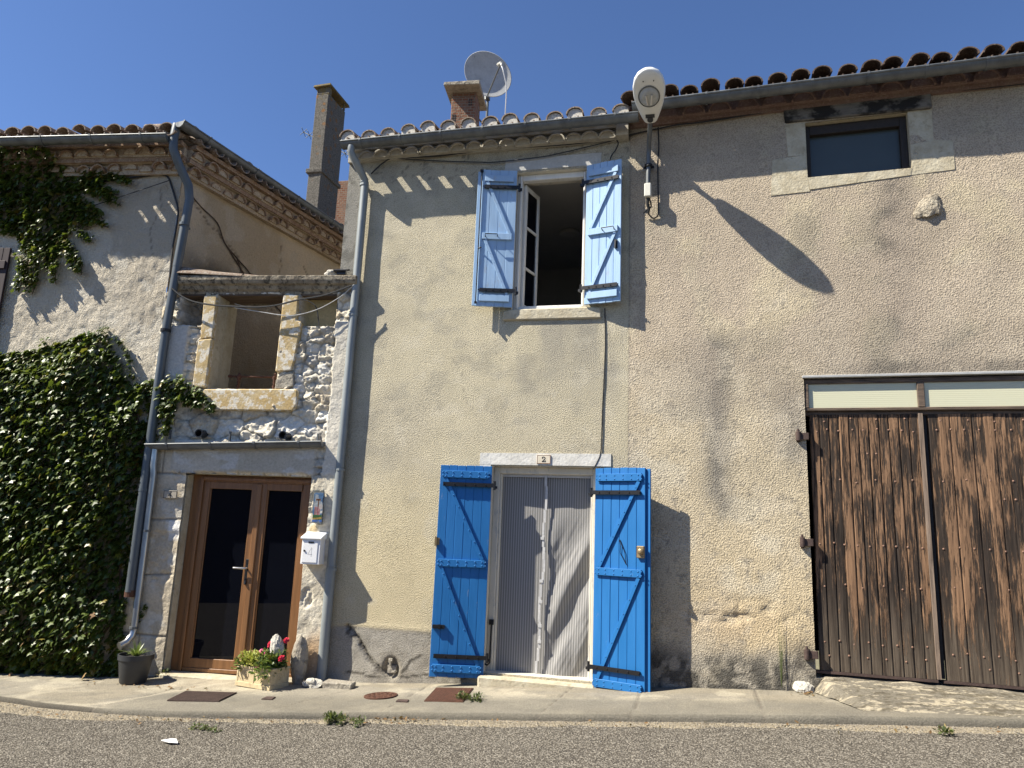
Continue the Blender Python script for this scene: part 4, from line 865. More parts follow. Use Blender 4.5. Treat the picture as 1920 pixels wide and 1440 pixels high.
# cornice, old tiles on it
mb = MB(FL); mb.extr([(.4, 2.60), (-.02, 2.60), (-.03, 2.63), (-.06, 2.65), (-.075, 2.69), (-.11, 2.70), (-.13, 2.74), (-.135, 2.79), (.4, 2.80)], -2.16, .05)
cn = mb.build('cornice', 'cornice4', stoneh, bevel=.006)
mb = MB(FL); mb.box(-2.15, -.0, -.02, .3, 2.585, 2.602); mb.build('timber_lintel', 'timber', stoneh)
mb = MB(FL)
for (x0, z0, x1, z1, y, r) in ((-2.15, 2.90, -1.55, 2.83, -.03, .08), (-2.12, 2.85, -1.30, 2.81, -.09, .06), (-1.75, 2.86, -1.05, 2.81, .02, .075)):
    T = Matrix.Translation((x0, y, z0)) @ Matrix.Rotation(math.atan2(z1 - z0, x1 - x0) * -1, 4, 'Y') @ Matrix.Rotation(R(-90), 4, 'Z'); mb.halftile(0, 0, -.03, (x1 - x0), -.03, r, r * .8, True, .016, 8, T)
mb.build('fallen_tile', 'clay_old', stoneh, smooth=True)
mb = MB(FL); mb.box(-2.3, .3, .45, 4, 1.2, 1.35); mb.box(-2.25, .3, 3.2, 3.4, 1.35, 1.6); mb.build('terrace', 'grey_stone', stoneh)
mb = MB(FL); mb.box(-2.3, .3, .42, .5, -1.8, 1.2); mb.build('back_wall', 'dark', stoneh)
# gutter over the door with its own pipe
mb = MB(FL); gutter_mesh(mb, -2.17, -.17, .115, .825, .905, .058); gt = mb.build('gutter', 'zinc', stoneh, smooth=True); brackets(gt, FL, -2.17, -.17, 4, .115, .825, .905, .058)
for x in (-1.95, -1.25, -.25): mb = MB(FL); mb.box(x, x + .014, -.1, -.07, .9, 1.0); mb.build('strap', 'zinc', gt)
mb = MB(FL); mb.tube([(-2.075, -.115, .78), (-2.075, -.115, .70), (-2.07, -.12, .60), (-2.06, -.11, .5), (-2.05, -.10, -1.12), (-2.055, -.115, -1.18), (-2.075, -.16, -1.24), (-2.10, -.22, -1.27)], .036, 14); mb.tube([(-2.10, -.22, -1.27), (-2.105, -.23, -1.274)], .041, 14); dp = mb.build('downpipe', 'zinc2', stoneh, smooth=True)
for z in (-.1, -1.1): mb = MB(FL); mb.tube([(-2.054, -.105, z - .012), (-2.054, -.105, z + .012)], .043, 14); mb.build('collar', 'zinc', dp)
for x in (-1.57, -.61):
    mb = MB(FL); n_ = 16; vs = []; q = [(.047, -.16), (.047, .02), (.038, .02), (.038, -.16)]
    vs = [(x + r * math.cos(2 * math.pi * k / n_) + .0, y, .965 + r * math.sin(2 * math.pi * k / n_)) for r, y in q for k in range(n_)]
    mb.add(vs, [(i % 4 * n_ + k, i % 4 * n_ + (k + 1) % n_, (i + 1) % 4 * n_ + (k + 1) % n_, (i + 1) % 4 * n_ + k) for i in (0, 2, 3) for k in range(n_)] + [tuple(range(2 * n_, 3 * n_))]); mb.build('pipe_stub', 'black_plastic' if x < -1 else 'black_plastic', stoneh)
# glazed double door
mb = MB(FL); yb, yf = .2, .12
mb.box(-1.715, -1.60, yf - .01, yb, -1.54, .535); mb.box(-.36, -.285, yf - .01, yb, -1.54, .535); mb.box(-1.60, -.36, yf - .01, yb, .46, .535); mb.box(-1.60, -.36, yf - .01, yb, -1.54, -1.50); mb.box(-1.62, -1.585, yf - .03, yf - .01, -1.54, .51); mb.box(-1.6, -.3, yf - .03, yf - .01, .475, .51)
fd = mb.build('door_frame', 'oak', stoneh, bevel=.005)
for a, b, lab in ((-1.60, -.935, 'glazed door leaf carrying the handle'), (-.93, -.36, 'glazed door leaf without a handle')):
    mb = MB(FL); w_ = .085; mb.box(a, a + w_, yf, yb - .02, -1.50, .46); mb.box(b - w_ * (.9 if b > -.5 else 1.05), b, yf, yb - .02, -1.50, .46); mb.box(a + w_, b - w_, yf, yb - .02, .385, .46); mb.box(a + w_, b - w_, yf, yb - .02, -1.50, -1.405)
    mb.box(a + w_, a + w_ + .012, yf + .012, yb - .02, -1.405, .385); mb.box(b - w_ - .012, b - w_ + .01, yf + .012, yb - .02, -1.405, .385)
    lf = mb.build('glazed_door', 'oak', stoneh, bevel=.004); lf['label'] = lab
    mb = MB(FL); mb.box(a + w_ - .005, b - w_ + .01, yf + .03, yf + .04, -1.41, .39); mb.build('pane', 'glass', lf)
    if a < -1:
        mb = MB(FL); mb.box(-1.0, -.955, yf - .012, yf, -.62, -.36); mb.tube([(-.975, yf - .03, -.625), (-.975, yf - .015, -.56)], .014, 8); mb.build('lock_plate', 'black_iron', lf, bevel=.003)
        mb = MB(FL); mb.tube([(-.978, yf, -.455), (-.978, yf - .055, -.455), (-1.0, yf - .062, -.455), (-1.11, yf - .062, -.455)], .0105, 10); mb.build('handle', 'steel', lf, smooth=True)
mb = MB(FL); mb.box(-.965, -.905, yf - .02, yf, -1.49, .45); mb.build('meeting_strip', 'oak', stoneh, bevel=.006)
mb = MB(FL); mb.prism([(-1.72, -1.72), (-.28, -1.72), (-.28, -1.56), (-1.72, -1.54)], -.09, .4); mb.build('threshold', 'lime', stoneh, bevel=.015)

# ================================================================== the house with the ivy
ivyh = thing('ivy_house', 'pale plastered old house whose wall is half covered with ivy', 'house', (-7.5, -.5, -1.8))
def wall_v(S, Z):
    n1, n2, n3 = fbm(S * 1.1, Z * 1.1, 110, 5), fbm(S * 5 + Z * 1.5, Z * 4 - S * 2, 111, 5), fbm(S * 16, Z * 16, 112, 4)
    col = np.ones(S.shape + (3,)) * np.array((.64, .575, .465)); col = mixc(col, (.54, .48, .385), ss(.45, .62, n1)); col = mixc(col, (.70, .65, .55), .6 * ss(.55, .63, n2)); col = mixc(col, (.44, .40, .335), .5 * ss(3.2, 4.2, Z + .5 * (n1 - .5)))
    crk = polyd(S + .06 * (n2 - .5), Z + .06 * (n3 - .5), [(-2.55, 4.1), (-2.5, 3.7), (-2.6, 3.4), (-2.52, 3.1)]); col = mixc(col, (.2, .17, .14), .7 * (1 - ss(.003, .012, crk)))
    pit = fbm(S * 9 + Z * 3, Z * 7 - S * 3, 113, 5)
    return .022 * (n1 - .5) + .02 * (n2 - .5) + .018 * (n3 - .5) + .016 * np.abs(pit - .5) + .012 * (fbm(S * 34, Z * 40, 114, 3) - .5) - .012, col
sheet('wall', FL, -8, -2.27, -2.3, 4.4, .024, wall_v, (), 'plaster', ivyh)
def wall_s(S, Z):
    n1, n2, n3 = fbm(S * 1.3, Z * 1.3, 120, 5), fbm(S * 4, Z * 4, 121, 5), fbm(S * 13, Z * 13, 122, 4)
    col = np.ones(S.shape + (3,)) * np.array((.70, .58, .42)); col = mixc(col, (.56, .45, .31), ss(.45, .6, n1)); col = mixc(col, (.64, .55, .42), .7 * ss(.53, .62, n2))
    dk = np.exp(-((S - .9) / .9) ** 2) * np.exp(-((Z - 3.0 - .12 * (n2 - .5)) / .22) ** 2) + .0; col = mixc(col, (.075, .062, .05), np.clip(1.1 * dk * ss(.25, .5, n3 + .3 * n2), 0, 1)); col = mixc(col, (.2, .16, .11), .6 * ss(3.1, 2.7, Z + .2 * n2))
    d = polyd(S + .12 * (n2 - .5), Z + .12 * (n3 - .5), [(.1, 3.9), (.9, 3.5), (1.4, 3.1), (1.8, 2.9)]); d = np.minimum(d, polyd(S + .1 * (n2 - .5), Z + .1 * (n3 - .5), [(1.8, 3.9), (1.9, 3.4), (2.2, 3.1), (2.0, 2.8)])); d = np.minimum(d, polyd(S + .1 * (n2 - .5), Z + .1 * (n3 - .5), [(2.3, 3.8), (2.7, 3.4), (2.6, 3.0)]))
    c = 1 - ss(.004, .018, d); col = mixc(col, (.16, .12, .085), c * .8)
    return .02 * (n1 - .5) + .03 * (n2 - .5) + .008 * (n3 - .5) + .015 * c, col
sheet('side_wall', FS, 0, 6, .9, 4.35, .03, wall_s, (), 'plaster', ivyh)
for F, a, b in ((FL, -8, -2.2), (FS, -.05, 4.6)):
    ti, mo = MB(F), MB(F); genoise(ti, mo, a, b, .2, 4.14, .115, .05, .085, .024); genoise(ti, mo, a, b, .2, 4.30, .20, .05, .088, .02)
    mo.box(a, b, -.12, .04, 4.226, 4.29); ti.box(a, b, -.145, .04, 4.232, 4.285, None, .004); ti.box(a, b, -.22, .04, 4.398, 4.45, None, .004); mo.box(a, b, -.07, .04, 4.1, 4.228); mo.box(a, b, -.15, .04, 4.29, 4.4)
    c_ = ti.build('cornice', 'corn_vt', ivyh); mo.build('mortar', 'corn_v', c_)
ti, t2 = MB(FL), MB(FS); tile_rows(ti, -8, -2.3, .225, 4.52, .285, .385, .3, 2); tile_rows(t2, -.1, 4.6, .225, 4.52, .22, .3, .3, 2); b = len(ti.v); Fi = FL.inverted()
ti.v += [tuple(Fi @ (FS @ Vector(v))) for v in t2.v]; ti.f += [tuple(b + i for i in f) for f in t2.f]
q = [W(FL, -8, -.2, 4.46), W(FL, -2.15, -.2, 4.46), W(FS, 4.6, -.2, 4.46), W(FL, -4.6, 3.0, 5.42), W(FL, -8, 3.0, 5.42), W(FL, -4.6, 4.8, 5.42)]
ti.add([tuple(Fi @ v) for v in q], [(0, 1, 3, 4), (1, 2, 5, 3)])
ti.build('roof', 'clay_old', ivyh, smooth=True)
mb = MB(FL); gutter_mesh(mb, -8, -2.27, .37, 4.425, 4.415, .066); gt = mb.build('gutter', 'zinc', ivyh, smooth=True); gt['label'] = 'street side gutter'; brackets(gt, FL, -8, -2.27, 9, .37, 4.425, 4.415, .066)
mb = MB(FS); gutter_mesh(mb, -.33, 4.6, .22, 4.60, 4.56, .07); gt = mb.build('gutter', 'zinc', ivyh, smooth=True); gt['label'] = 'side gutter with an open end'; brackets(gt, FS, -.33, 4.6, 6, .22, 4.60, 4.56, .07)
mb = MB(FL); mb.tube([(-2.24, -.30, 4.60), (-2.235, -.33, 4.40), (-2.22, -.33, 4.27), (-2.17, -.24, 4.10), (-2.10, -.13, 3.92), (-2.075, -.11, 3.75), (-2.085, -.11, 3.5), (-2.115, -.11, 2.9)], .05, 16); mb.tube([(-2.11, -.11, 3.0), (-2.145, -.11, 2.1), (-2.145, -.12, .6), (-2.135, -.13, -.74)], .048, 16)
dp = mb.build('downpipe', 'pipe2', ivyh, smooth=True)
for z, r, m in ((3.42, .058, 'pipe2'), (2.13, .057, 'black_iron'), (.33, .056, 'pipe2'), (-.74, .058, 'rust_iron')):
    x = np.interp(z, [-.74, .6, 2.1, 3.0, 3.5], [-2.135, -2.145, -2.145, -2.112, -2.087]); mb = MB(FL); mb.tube([(x, -.118, z - (.012 if r != .058 or z > 0 else .05)), (x, -.118, z + .02)], r, 16); mb.box(x - .01, x + .01, -.08, .0, z - .01, z + .01); mb.build('collar', m, dp)
mb = MB(FL)
for i in range(4): mb.box(-4.66 + .088 * i, -4.575 + .088 * i, -.075, -.045, 1.5, 3.17)
mb.box(-4.64, -4.33, -.095, -.075, 2.9, 3.0); mb.box(-4.64, -4.33, -.095, -.075, 1.75, 1.85); sh = mb.build('shutter', 'maroon', ivyh, bevel=.004)
# tall chimney and brick stack on its roof
mb = MB(); Tc = Matrix.Translation((-5.93, 3.05, 0)) @ Matrix.Rotation(R(-2), 4, 'Z')
mb.box(-.12, .12, -.29, .29, 4.55, 7.17, Tc); mb.box(-.12, -.09, -.28, .28, 7.17, 7.30, Tc); mb.box(.09, .118, .23, .28, 7.17, 7.30, Tc); mb.box(-.09, .12, -.285, -.2, 7.17, 7.30, Tc)
ch = mb.build('chimney', 'chim', ivyh, bevel=.01); ch['label'] = 'tall grey chimney spotted with orange lichen'; mb = MB(); mb.box(-.155, .155, -.325, .36, 7.30, 7.335, Tc @ Matrix.Translation((0, 0, -.0)), .01); mb.build('cap', 'chim', ch); mb = MB(); mb.box(-.15, .15, -.32, .32, 5.72, 5.80, Tc, .008); mb.build('band', 'chim', ch, bevel=.01)
mb = MB(); mb.box(-6.75, -5.6, 4.3, 4.9, 4.6, 6.40, None, .02); ch = mb.build('chimney', 'brick', ivyh, bevel=.01); ch['label'] = 'low brick stack behind the tall chimney'

# ================================================================== ground helper
def gnd(px, py):
    """pavement point seen at a photo pixel"""
    r = RC @ np.array([(px - 960) / FPX, -(py - 720) / FPX, -1.]); lo, hi = 2., 20.
    for _ in range(50):
        t = (lo + hi) / 2; p = CAM + r * t
        if p[2] > float(pave_z(p[0], p[1])): lo = t
        else: hi = t
    return Vector((CAM + r * t).tolist())
def on_pave(x, y): return float(pave_z(x, y)) + .012 * (float(fbm(np.array([x * 1.7]), np.array([y * 1.7]), 21)[0]) - .5)

# ================================================================== satellite dish
dc = Vector(P(FH, 915, 139, -1.8)); dn = Vector((.5, -.85, .1)).normalized(); drt = dn.cross(Vector((0, 0, 1))) * -1; drt.normalize(); du = dn.cross(drt)
if du.z < 0: du = -du
dish = thing('satellite_dish', 'round grey satellite dish on a thin mast beside the small brick chimney', 'satellite dish', (-2.63, 1.42, 5.2))
DT = Matrix.Identity(4)
for i, c in enumerate((drt, du * 1.1, dn, dc)):
    for k in range(3): DT[k][i] = c[k]
mb = MB(); prof = [(r * .345, .055 * (r * r) - .05) for r in (.0001, .2, .4, .6, .8, .95, 1.)] + [(.355, .008), (.353, .0), (.341, -.006)] + [(r * .345, .055 * (r * r) - .062) for r in (.9, .6, .3, .0001)]
mb.lathe(prof, 48, DT); mb.build('reflector', 'dish', dish, smooth='all')
lnb = dc + dn * .45 - du * .17 + drt * .05; low = dc - du * .365 - dn * .0
mb = MB(); mb.tube([low - dn * .08, low + dn * .02, lnb - du * .03], .011, 8); mb.tube([low - dn * .1 + drt * .0, dc - dn * .12], .016, 8); mb.build('arm', 'zinc', dish)
mb = MB(); ax = (dc - lnb).normalized(); mb.tube([lnb + ax * .05, lnb + ax * .02, lnb + ax * .018, lnb - ax * .06], [.03, .03, .022, .02], 14); mb.tube([lnb - ax * .05, lnb - ax * .05 - du * .05], .015, 8); mb.build('receiver', 'pvc', dish, smooth=True)
mb = MB(); mb.tube([(dc.x - .03, 1.95, 5.0), (dc.x - .03, 1.95, 6.35)], .02, 10); mb.box(dc.x - .06, dc.x, 1.87, 1.97, 6.2, 6.32); mb.tube([(-2.85, 1.58, 5.45), (dc.x - .03, 1.95, 5.45)], .012, 6); mb.tube([(-2.85, 1.58, 5.75), (dc.x - .03, 1.95, 5.75)], .012, 6); mb.build('mast', 'zinc', dish)
e = lnb - ax * .05 - du * .05; pts = [e, e - du * .1 + Vector((.03, 0, 0)), e + Vector((.06, .1, -.3)), e + Vector((.0, .35, -.62)), e + Vector((.05, .5, -.85)), e + Vector((.16, .5, -1.1))]
def smooth_pts(pts, n=6):
    pts = [Vector(p) for p in pts]; out = []
    for i in range(len(pts) - 1):
        p0, p1, p2, p3 = pts[max(i - 1, 0)], pts[i], pts[i + 1], pts[min(i + 2, len(pts) - 1)]
        for k in range(n):
            t = k / n; out.append(.5 * ((2 * p1) + (p2 - p0) * t + (2 * p0 - 5 * p1 + 4 * p2 - p3) * t * t + (3 * p1 - p0 - 3 * p2 + p3) * t ** 3))
    return out + [pts[-1]]
mb = MB(); mb.tube(smooth_pts(pts), .007, 6); mb.build('lead', 'mail', dish)

# ================================================================== rooftop aerial far behind
ant = thing('tv_antenna', 'small rooftop television aerial seen behind the tall grey chimney', 'aerial', (-9.9, 10, 8.5))
A, B = Vector((-10.66, 10, 11.12)), Vector((-9.1, 10, 10.22)); dv = (B - A).normalized()
mb = MB(); mb.tube([A, B], .014, 6); mb.build('boom', 'zinc', ant)
mb = MB()
for k in range(9):
    p = A.lerp(B, k / 8); mb.tube([p + Vector((.1, -.6, .17)).normalized() * .17, p - Vector((.1, -.6, .17)).normalized() * .17], .009, 5); mb.tube([p + Vector((.5, .3, .75)).normalized() * .14, p - Vector((.5, .3, .75)).normalized() * .14], .009, 5)
rods = mb.build('rods', 'zinc', ant)
mb = MB(); mb.tube([(-9.87, 10.02, 10.9), (-9.87, 10.02, 2.0)], .025, 8); mb.build('mast', 'zinc', ant)

# ================================================================== street lamp on the barn wall
lamp = thing('street_lamp', 'egg shaped white street lamp on a grey pipe fixed to the barn wall', 'street lamp', tuple(W(FG, .215, -.05, 3.45)))
mb = MB(FG); mb.tube(smooth_pts([(.205, -.10, 3.62), (.207, -.10, 3.8), (.212, -.10, 4.02), (.222, -.17, 4.12), (.24, -.27, 4.175), (.264, -.46, 4.25)], 5), .024, 12); mb.build('pole', 'zinc', lamp, smooth=True)
mb = MB(FG); mb.tube([(.21, -.10, 3.86), (.21, -.10, 3.885)], .042, 12); mb.box(.155, .265, -.075, -.06, 3.86, 3.885); mb.box(.195, .225, -.07, .0, 3.855, 3.89); mb.build('clamp', 'black_iron', lamp)
A = Vector((.26, -.385, 4.228)); B = Vector((.29, -.95, 4.44)); ax = (B - A).normalized(); sd = Vector((1, 0, 0)); sd = (sd - ax * sd.dot(ax)).normalized(); upv = sd.cross(ax); upv = upv if upv.z > 0 else -upv
LT = Matrix.Identity(4)
for i, c in enumerate((sd, ax, upv, A)):
    for k in range(3): LT[k][i] = c[k] * (.91 if i == 1 else 1)
L_ = .665; prof = [(0, .052, .045, .045), (.02, .066, .055, .05), (.08, .088, .065, .055), (.16, .112, .085, .06), (.26, .138, .10, .065), (.36, .155, .108, .066), (.46, .158, .105, .062), (.55, .14, .088, .052), (.61, .108, .065, .04), (.65, .06, .036, .022), (L_, .004, .004, .004)]
mb = MB(FG); n_ = 32; vs = []
for t, w_, hu, hd in prof:
    for k in range(n_):
        a = 2 * math.pi * k / n_; c_, s_ = math.cos(a), math.sin(a); x = w_ * (abs(c_) ** .85) * (1 if c_ > 0 else -1); z = (hu * s_ if s_ > 0 else -hd * min(1, abs(s_) ** .35))
        vs.append((x, t, z))
mb.add(vs, [(i * n_ + k, i * n_ + (k + 1) % n_, (i + 1) * n_ + (k + 1) % n_, (i + 1) * n_ + k) for i in range(len(prof) - 1) for k in range(n_)] + [tuple(range(n_)), tuple(range((len(prof) - 1) * n_, len(prof) * n_))], LT); hd = mb.build('head', 'lamp_white', lamp, smooth='all')
mb = MB(FG); vs = []; rings = 6; n_ = 28
for r in range(rings + 1):
    q = r / rings
    for k in range(n_):
        a = 2 * math.pi * k / n_; x = .098 * math.cos(a) * q; y = .365 + .125 * math.sin(a) * q; x *= 1 - .12 * (y < .3); vs.append((x, y, -.062 - .045 * math.sqrt(max(0, 1 - q * q))))
mb.add(vs, [(r * n_ + k, r * n_ + (k + 1) % n_, (r + 1) * n_ + (k + 1) % n_, (r + 1) * n_ + k) for r in range(rings) for k in range(n_)], LT); mb.build('bowl', 'lamp_glass', hd, smooth='all')
mb = MB(FG); pts = [(.102 * math.cos(2 * math.pi * k / 28), .365 + .13 * math.sin(2 * math.pi * k / 28), -.064) for k in range(29)]; mb.tube([LT @ Vector(p) for p in pts], .006, 6); mb.build('bowl_rim', 'zinc', hd)
mb = MB(FG); mb.tube([LT @ Vector((-.03, .42, -.107)), LT @ Vector((-.018, .30, -.109))], .011, 8); mb.tube([LT @ Vector((.03, .42, -.107)), LT @ Vector((.018, .30, -.109))], .011, 8); mb.build('reflector', 'steel', hd)
mb = MB(FG); mb.tube([LT @ Vector((0, .065, -.045)), LT @ Vector((0, .065, -.075))], .03, 14); mb.box(-.045, .045, .09, .13, -.068, -.05, LT); mb.build('socket', 'black_plastic', hd)
for x in (-.05, .05): mb = MB(FG); mb.tube([LT @ Vector((x, .55, -.03)), LT @ Vector((x, .55, -.058))], .006, 6); mb.build('screw', 'black_plastic', hd)
mb = MB(FG); mb.box(.17, .24, -.155, -.08, 3.505, 3.655); mb.build('junction_box', 'pvc', lamp, bevel=.008)
mb = MB(FG); mb.tube(smooth_pts([(.205, -.11, 3.51), (.2, -.09, 3.45), (.21, -.07, 3.4), (.195, -.05, 3.36)]), .016, 8); mb.tube(smooth_pts([(.22, -.11, 3.5), (.235, -.08, 3.42), (.19, -.07, 3.39), (.15, -.04, 3.37)]), .008, 6); mb.tube(smooth_pts([(.2, -.05, 3.36), (.25, -.03, 3.31), (.30, -.03, 3.34), (.305, -.03, 3.45), (.30, -.03, 3.9), (.31, -.03, 4.1), (.305, -.03, 4.35)]), .008, 6); mb.build('lead', 'cable', lamp)

# ================================================================== cables along the walls
def cable(name, label, F, pix, r=.008, off=.03, mat='cable', offs=None, group=None):
    pts = [P(F, x, y, offs[i] if offs else off) for i, (x, y) in enumerate(pix)]
    mb = MB(F); mb.tube(smooth_pts(pts, 5), r, 6); pv = W(F, *pts[0])
    return tag(mb.build(name, mat, None, True, 0, pivot=pv), label, 'cable', group)
cable('wall_cable', 'black cable sagging under the beige cornice from the grey downpipe to the lamp', FH, [(696, 326), (715, 308), (737, 296), (775, 295), (827, 292), (890, 284), (957, 278), (1020, 274), (1073, 270), (1120, 264), (1175, 254), (1235, 241)], .009, .035)
cable('wall_cable', 'thin black cable hanging in a lower loop above the blue shuttered window', FH, [(740, 297), (790, 300), (840, 302.5), (900, 304), (927, 304), (975, 299), (1023, 293), (1060, 285), (1107, 274), (1155, 262), (1200, 249)], .007, .03)
cable('wall_cable', 'short black cable dropping from the cornice to the right upper shutter', FH, [(1140, 261), (1153, 261), (1159, 268), (1155, 280), (1147, 291), (1143, 302)], .007, .03)
cable('wall_cable', 'black cable running under the red cornice of the barn', FG, [(1236, 241), (1270, 234), (1300, 231), (1350, 224), (1400, 216), (1470, 205)], .009, .035)
cable('wall_cable', 'black cable between the charred beam and the edge of the barn', FG, [(1745, 173), (1790, 170), (1850, 165), (1920, 157), (1980, 150)], .008, .03)
cable('wall_cable', 'vertical black cable between the upper window and the door lintel', FH, [(1134, 578), (1135, 640), (1133, 700), (1130, 760), (1128, 820), (1126, 850), (1120, 866), (1112, 880)], .0055, .008)
cable('wall_cable', 'black cable bent down the ivy house wall along its downpipe', FL, [(120, 345), (170, 342), (210, 338), (270, 330), (305, 328), (316, 334), (322, 350), (328, 370), (334, 395), (330, 430), (323, 470), (318, 520)], .012, .03)
cable('stay_wire', 'thin straight wire rising across the plaster from the hanging ivy', FL, [(118, 404), (180, 384), (250, 361), (318, 338)], .006, .06)
cable('wall_cable', 'black cable swagged across the roofless stone window', FL, [(322, 540), (340, 555), (365, 566), (400, 572), (430, 574), (480, 576), (520, 572), (560, 562), (610, 553), (660, 535)], .010, .16)
cable('stay_wire', 'pale thin wire sagging in front of the stone window', FL, [(440, 577), (490, 585), (530, 591), (560, 590), (600, 578), (640, 555), (664, 533)], .005, .15, 'wire')
cable('wall_cable', 'thin black cable crossing the right stone jamb of the roofless window', FL, [(440, 570), (470, 576), (510, 574), (560, 562), (590, 572), (597, 600), (598, 615)], .006, .12)
cable('wall_cable', 'thin cable looped under the gutter towards the glazed door', FL, [(300, 852), (308, 868), (325, 884), (345, 890), (372, 887)], .006, .02)

# ================================================================== plates, mailbox, plaque, floodlight
def ribbon(mb, pts, w_, y, F2=None):
    for (a, b), (c, d) in zip(pts[:-1], pts[1:]):
        v = Vector((c - a, 0, d - b)); L = v.length or 1e-6; n_ = Vector((-v.z / L, 0, v.x / L)) * w_ / 2; e = v / L * w_ * .2
        p, q = Vector((a, y, b)) - e, Vector((c, y, d)) + e; mb.add([p + n_, p - n_, q - n_, q + n_], [(0, 1, 2, 3)])
pl = thing('house_number', 'cream enamel plate with the number 2 above the blue door', 'number plate', tuple(W(FH, -1.425, 0, .72)))
mb = MB(FH); mb.box(-1.497, -1.353, -.018, -.008, .725, .818); mb.build('plate', 'plate', pl, bevel=.004)
mb = MB(FH)
for (a, b, c, d) in ((-1.49, -1.36, .811, .815), (-1.49, -1.36, .728, .732), (-1.494, -1.490, .728, .815), (-1.36, -1.356, .728, .815)): mb.box(a, b, -.0195, -.0175, c, d)
mb.build('border', 'ink_red', pl)
mb = MB(FH); c = (-1.425, .77); ribbon(mb, [(c[0] - .017, c[1] + .012), (c[0] - .013, c[1] + .021), (c[0], c[1] + .025), (c[0] + .013, c[1] + .019), (c[0] + .014, c[1] + .008), (c[0] + .004, c[1] - .006), (c[0] - .016, c[1] - .024)], .008, -.0195); ribbon(mb, [(c[0] - .016, c[1] - .023), (c[0] + .017, c[1] - .023), (c[0] + .019, c[1] - .012)], .009, -.0195); mb.stud(c[0] - .013, -.0185, c[1] + .012, .006); mb.build('digit', 'ink', pl)
pl = thing('house_number', 'dull plate with the number 4 on the stone jamb beside the glazed door', 'number plate', tuple(W(FL, -1.85, -.06, .25)))
mb = MB(FL); mb.box(-1.93, -1.775, -.085, -.072, .252, .338); mb.build('plate', 'plate_dull', pl, bevel=.003)
mb = MB(FL)
for (a, b, c, d) in ((-1.925, -1.78, .331, .335), (-1.925, -1.78, .255, .259), (-1.928, -1.924, .255, .335), (-1.781, -1.777, .255, .335)): mb.box(a, b, -.0865, -.0845, c, d)
mb.build('border', 'ink', pl)
mb = MB(FL); ribbon(mb, [(-1.858, .325), (-1.838, .325), (-1.872, .282), (-1.832, .282)], .007, -.0865); ribbon(mb, [(-1.845, .305), (-1.845, .266)], .008, -.0865); ribbon(mb, [(-1.855, .267), (-1.835, .267)], .004, -.0865); mb.build('digit', 'ink', pl)
mx = thing('mailbox', 'white metal mailbox with a sloping lid and thin number 4, right of the glazed door', 'mailbox', tuple(W(FL, -.165, -.07, -.37)))
mb = MB(FL); mb.prism([(-.262, -.37), (-.062, -.37), (-.062, -.10), (-.262, -.10)], -.205, -.06); mb.build('box', 'mail', mx, bevel=.004)
mb = MB(FL); mb.extr([(-.225, -.115), (-.225, -.098), (-.06, -.04), (-.06, -.115)], -.275, -.05); mb.build('lid', 'mail', mx, bevel=.003)
mb = MB(FL); mb.box(-.248, -.088, -.211, -.2055, -.352, -.132); mb.build('flap', 'mail', mx, bevel=.003)
mb = MB(FL); mb.box(-.19, -.13, -.214, -.211, -.155, -.14); mb.tube([(-.225, -.211, -.235), (-.225, -.219, -.235)], .010, 10); mb.box(-.186, -.150, -.2155, -.214, -.152, -.148); mb.build('lock', 'black_plastic', mx)
mb = MB(FL); ribbon(mb, [(-.14, -.27), (-.19, -.27), (-.15, -.20), (-.15, -.295)], .002, -.2125); mb.build('digit', 'ink', mx)
def slate(S, Z):
    x = (S + .165) / .065; z = (Z - .215) / .19; n2 = fbm(S * 40, Z * 40, 130, 3); c = np.ones(S.shape + (3,)) * np.array((.10, .20, .36))
    c = mixc(c, (.38, .42, .46), ss(.5, .58, fbm(S * 22, Z * 16, 131, 3)) * (z > 0)); c = mixc(c, (.05, .13, .05), 1. * (z < -.42)); c = mixc(c, (.45, .3, .08), 1. * (np.abs(z + .62 - .05 * x) < .05)); c = mixc(c, (.06, .16, .5), 1. * (z < -.68))
    c = mixc(c, (.16, .07, .03), 1. * ((np.abs(x - .05) < .09) & (z > -.05) & (z < .42)) + 1. * ((z > .36) & (z < .46) & (np.abs(x) < .42) & (np.hypot(x * .5, z - .41) > 0))); c = np.clip(c, 0, 1)
    bod = (np.abs(x + .05) < .5) & (z < .02) & (z > -.42); c = mixc(c, (.42, .36, .35), 1. * bod); c = mixc(c, (.4, .03, .06), 1. * (bod & (np.mod(x * 4.5, 1) < .42))); c = mixc(c, (.55, .5, .48), 1. * (np.hypot(x - .5, (z - .02) * 2) < .3)); c = mixc(c, (.75, .72, .68), 1. * ((np.abs(x - .62) < .22) & (np.abs(z + .26) < .08)))
    edge = np.maximum(np.abs(x), np.abs(z)); c = c * .6; c = mixc(c, (.12, .125, .115), ss(.70, .9, edge + .25 * (n2 - .5)))
    return -.108 + .004 * n2 + .02 * ss(.93, 1.0, edge), c
pq = sheet('painted_slate', FL, -.225, -.105, .03, .405, .004, slate, (), 'tint', None, keep=lambda s, z: (np.abs((s + .165 + .012 * (z - .2) / .2) / .058) < 1 + .12 * np.sin(z * 40)) & (z < .395 + .01 * np.sin(s * 90)) & (z > .045 - .15 * (s + .165)))
so_ = pq.modifiers.new('thickness', 'SOLIDIFY'); so_.thickness = .022; so_.offset = -1
tag(pq, 'painted slate plaque with blue sky and a striped figure above the white mailbox', 'plaque')
fl = thing('floodlight', 'small black solar floodlight on the mossy stone cornice', 'lamp', tuple(W(FL, -.2, .0, 2.79)))
Tf = Matrix.Translation((-.16, -.04, 2.88)) @ Matrix.Rotation(R(24), 4, 'X'); mb = MB(FL); mb.box(-.075, .075, -.07, .07, -.01, .012, Tf); mb.build('panel', 'black_plastic', fl, bevel=.003)
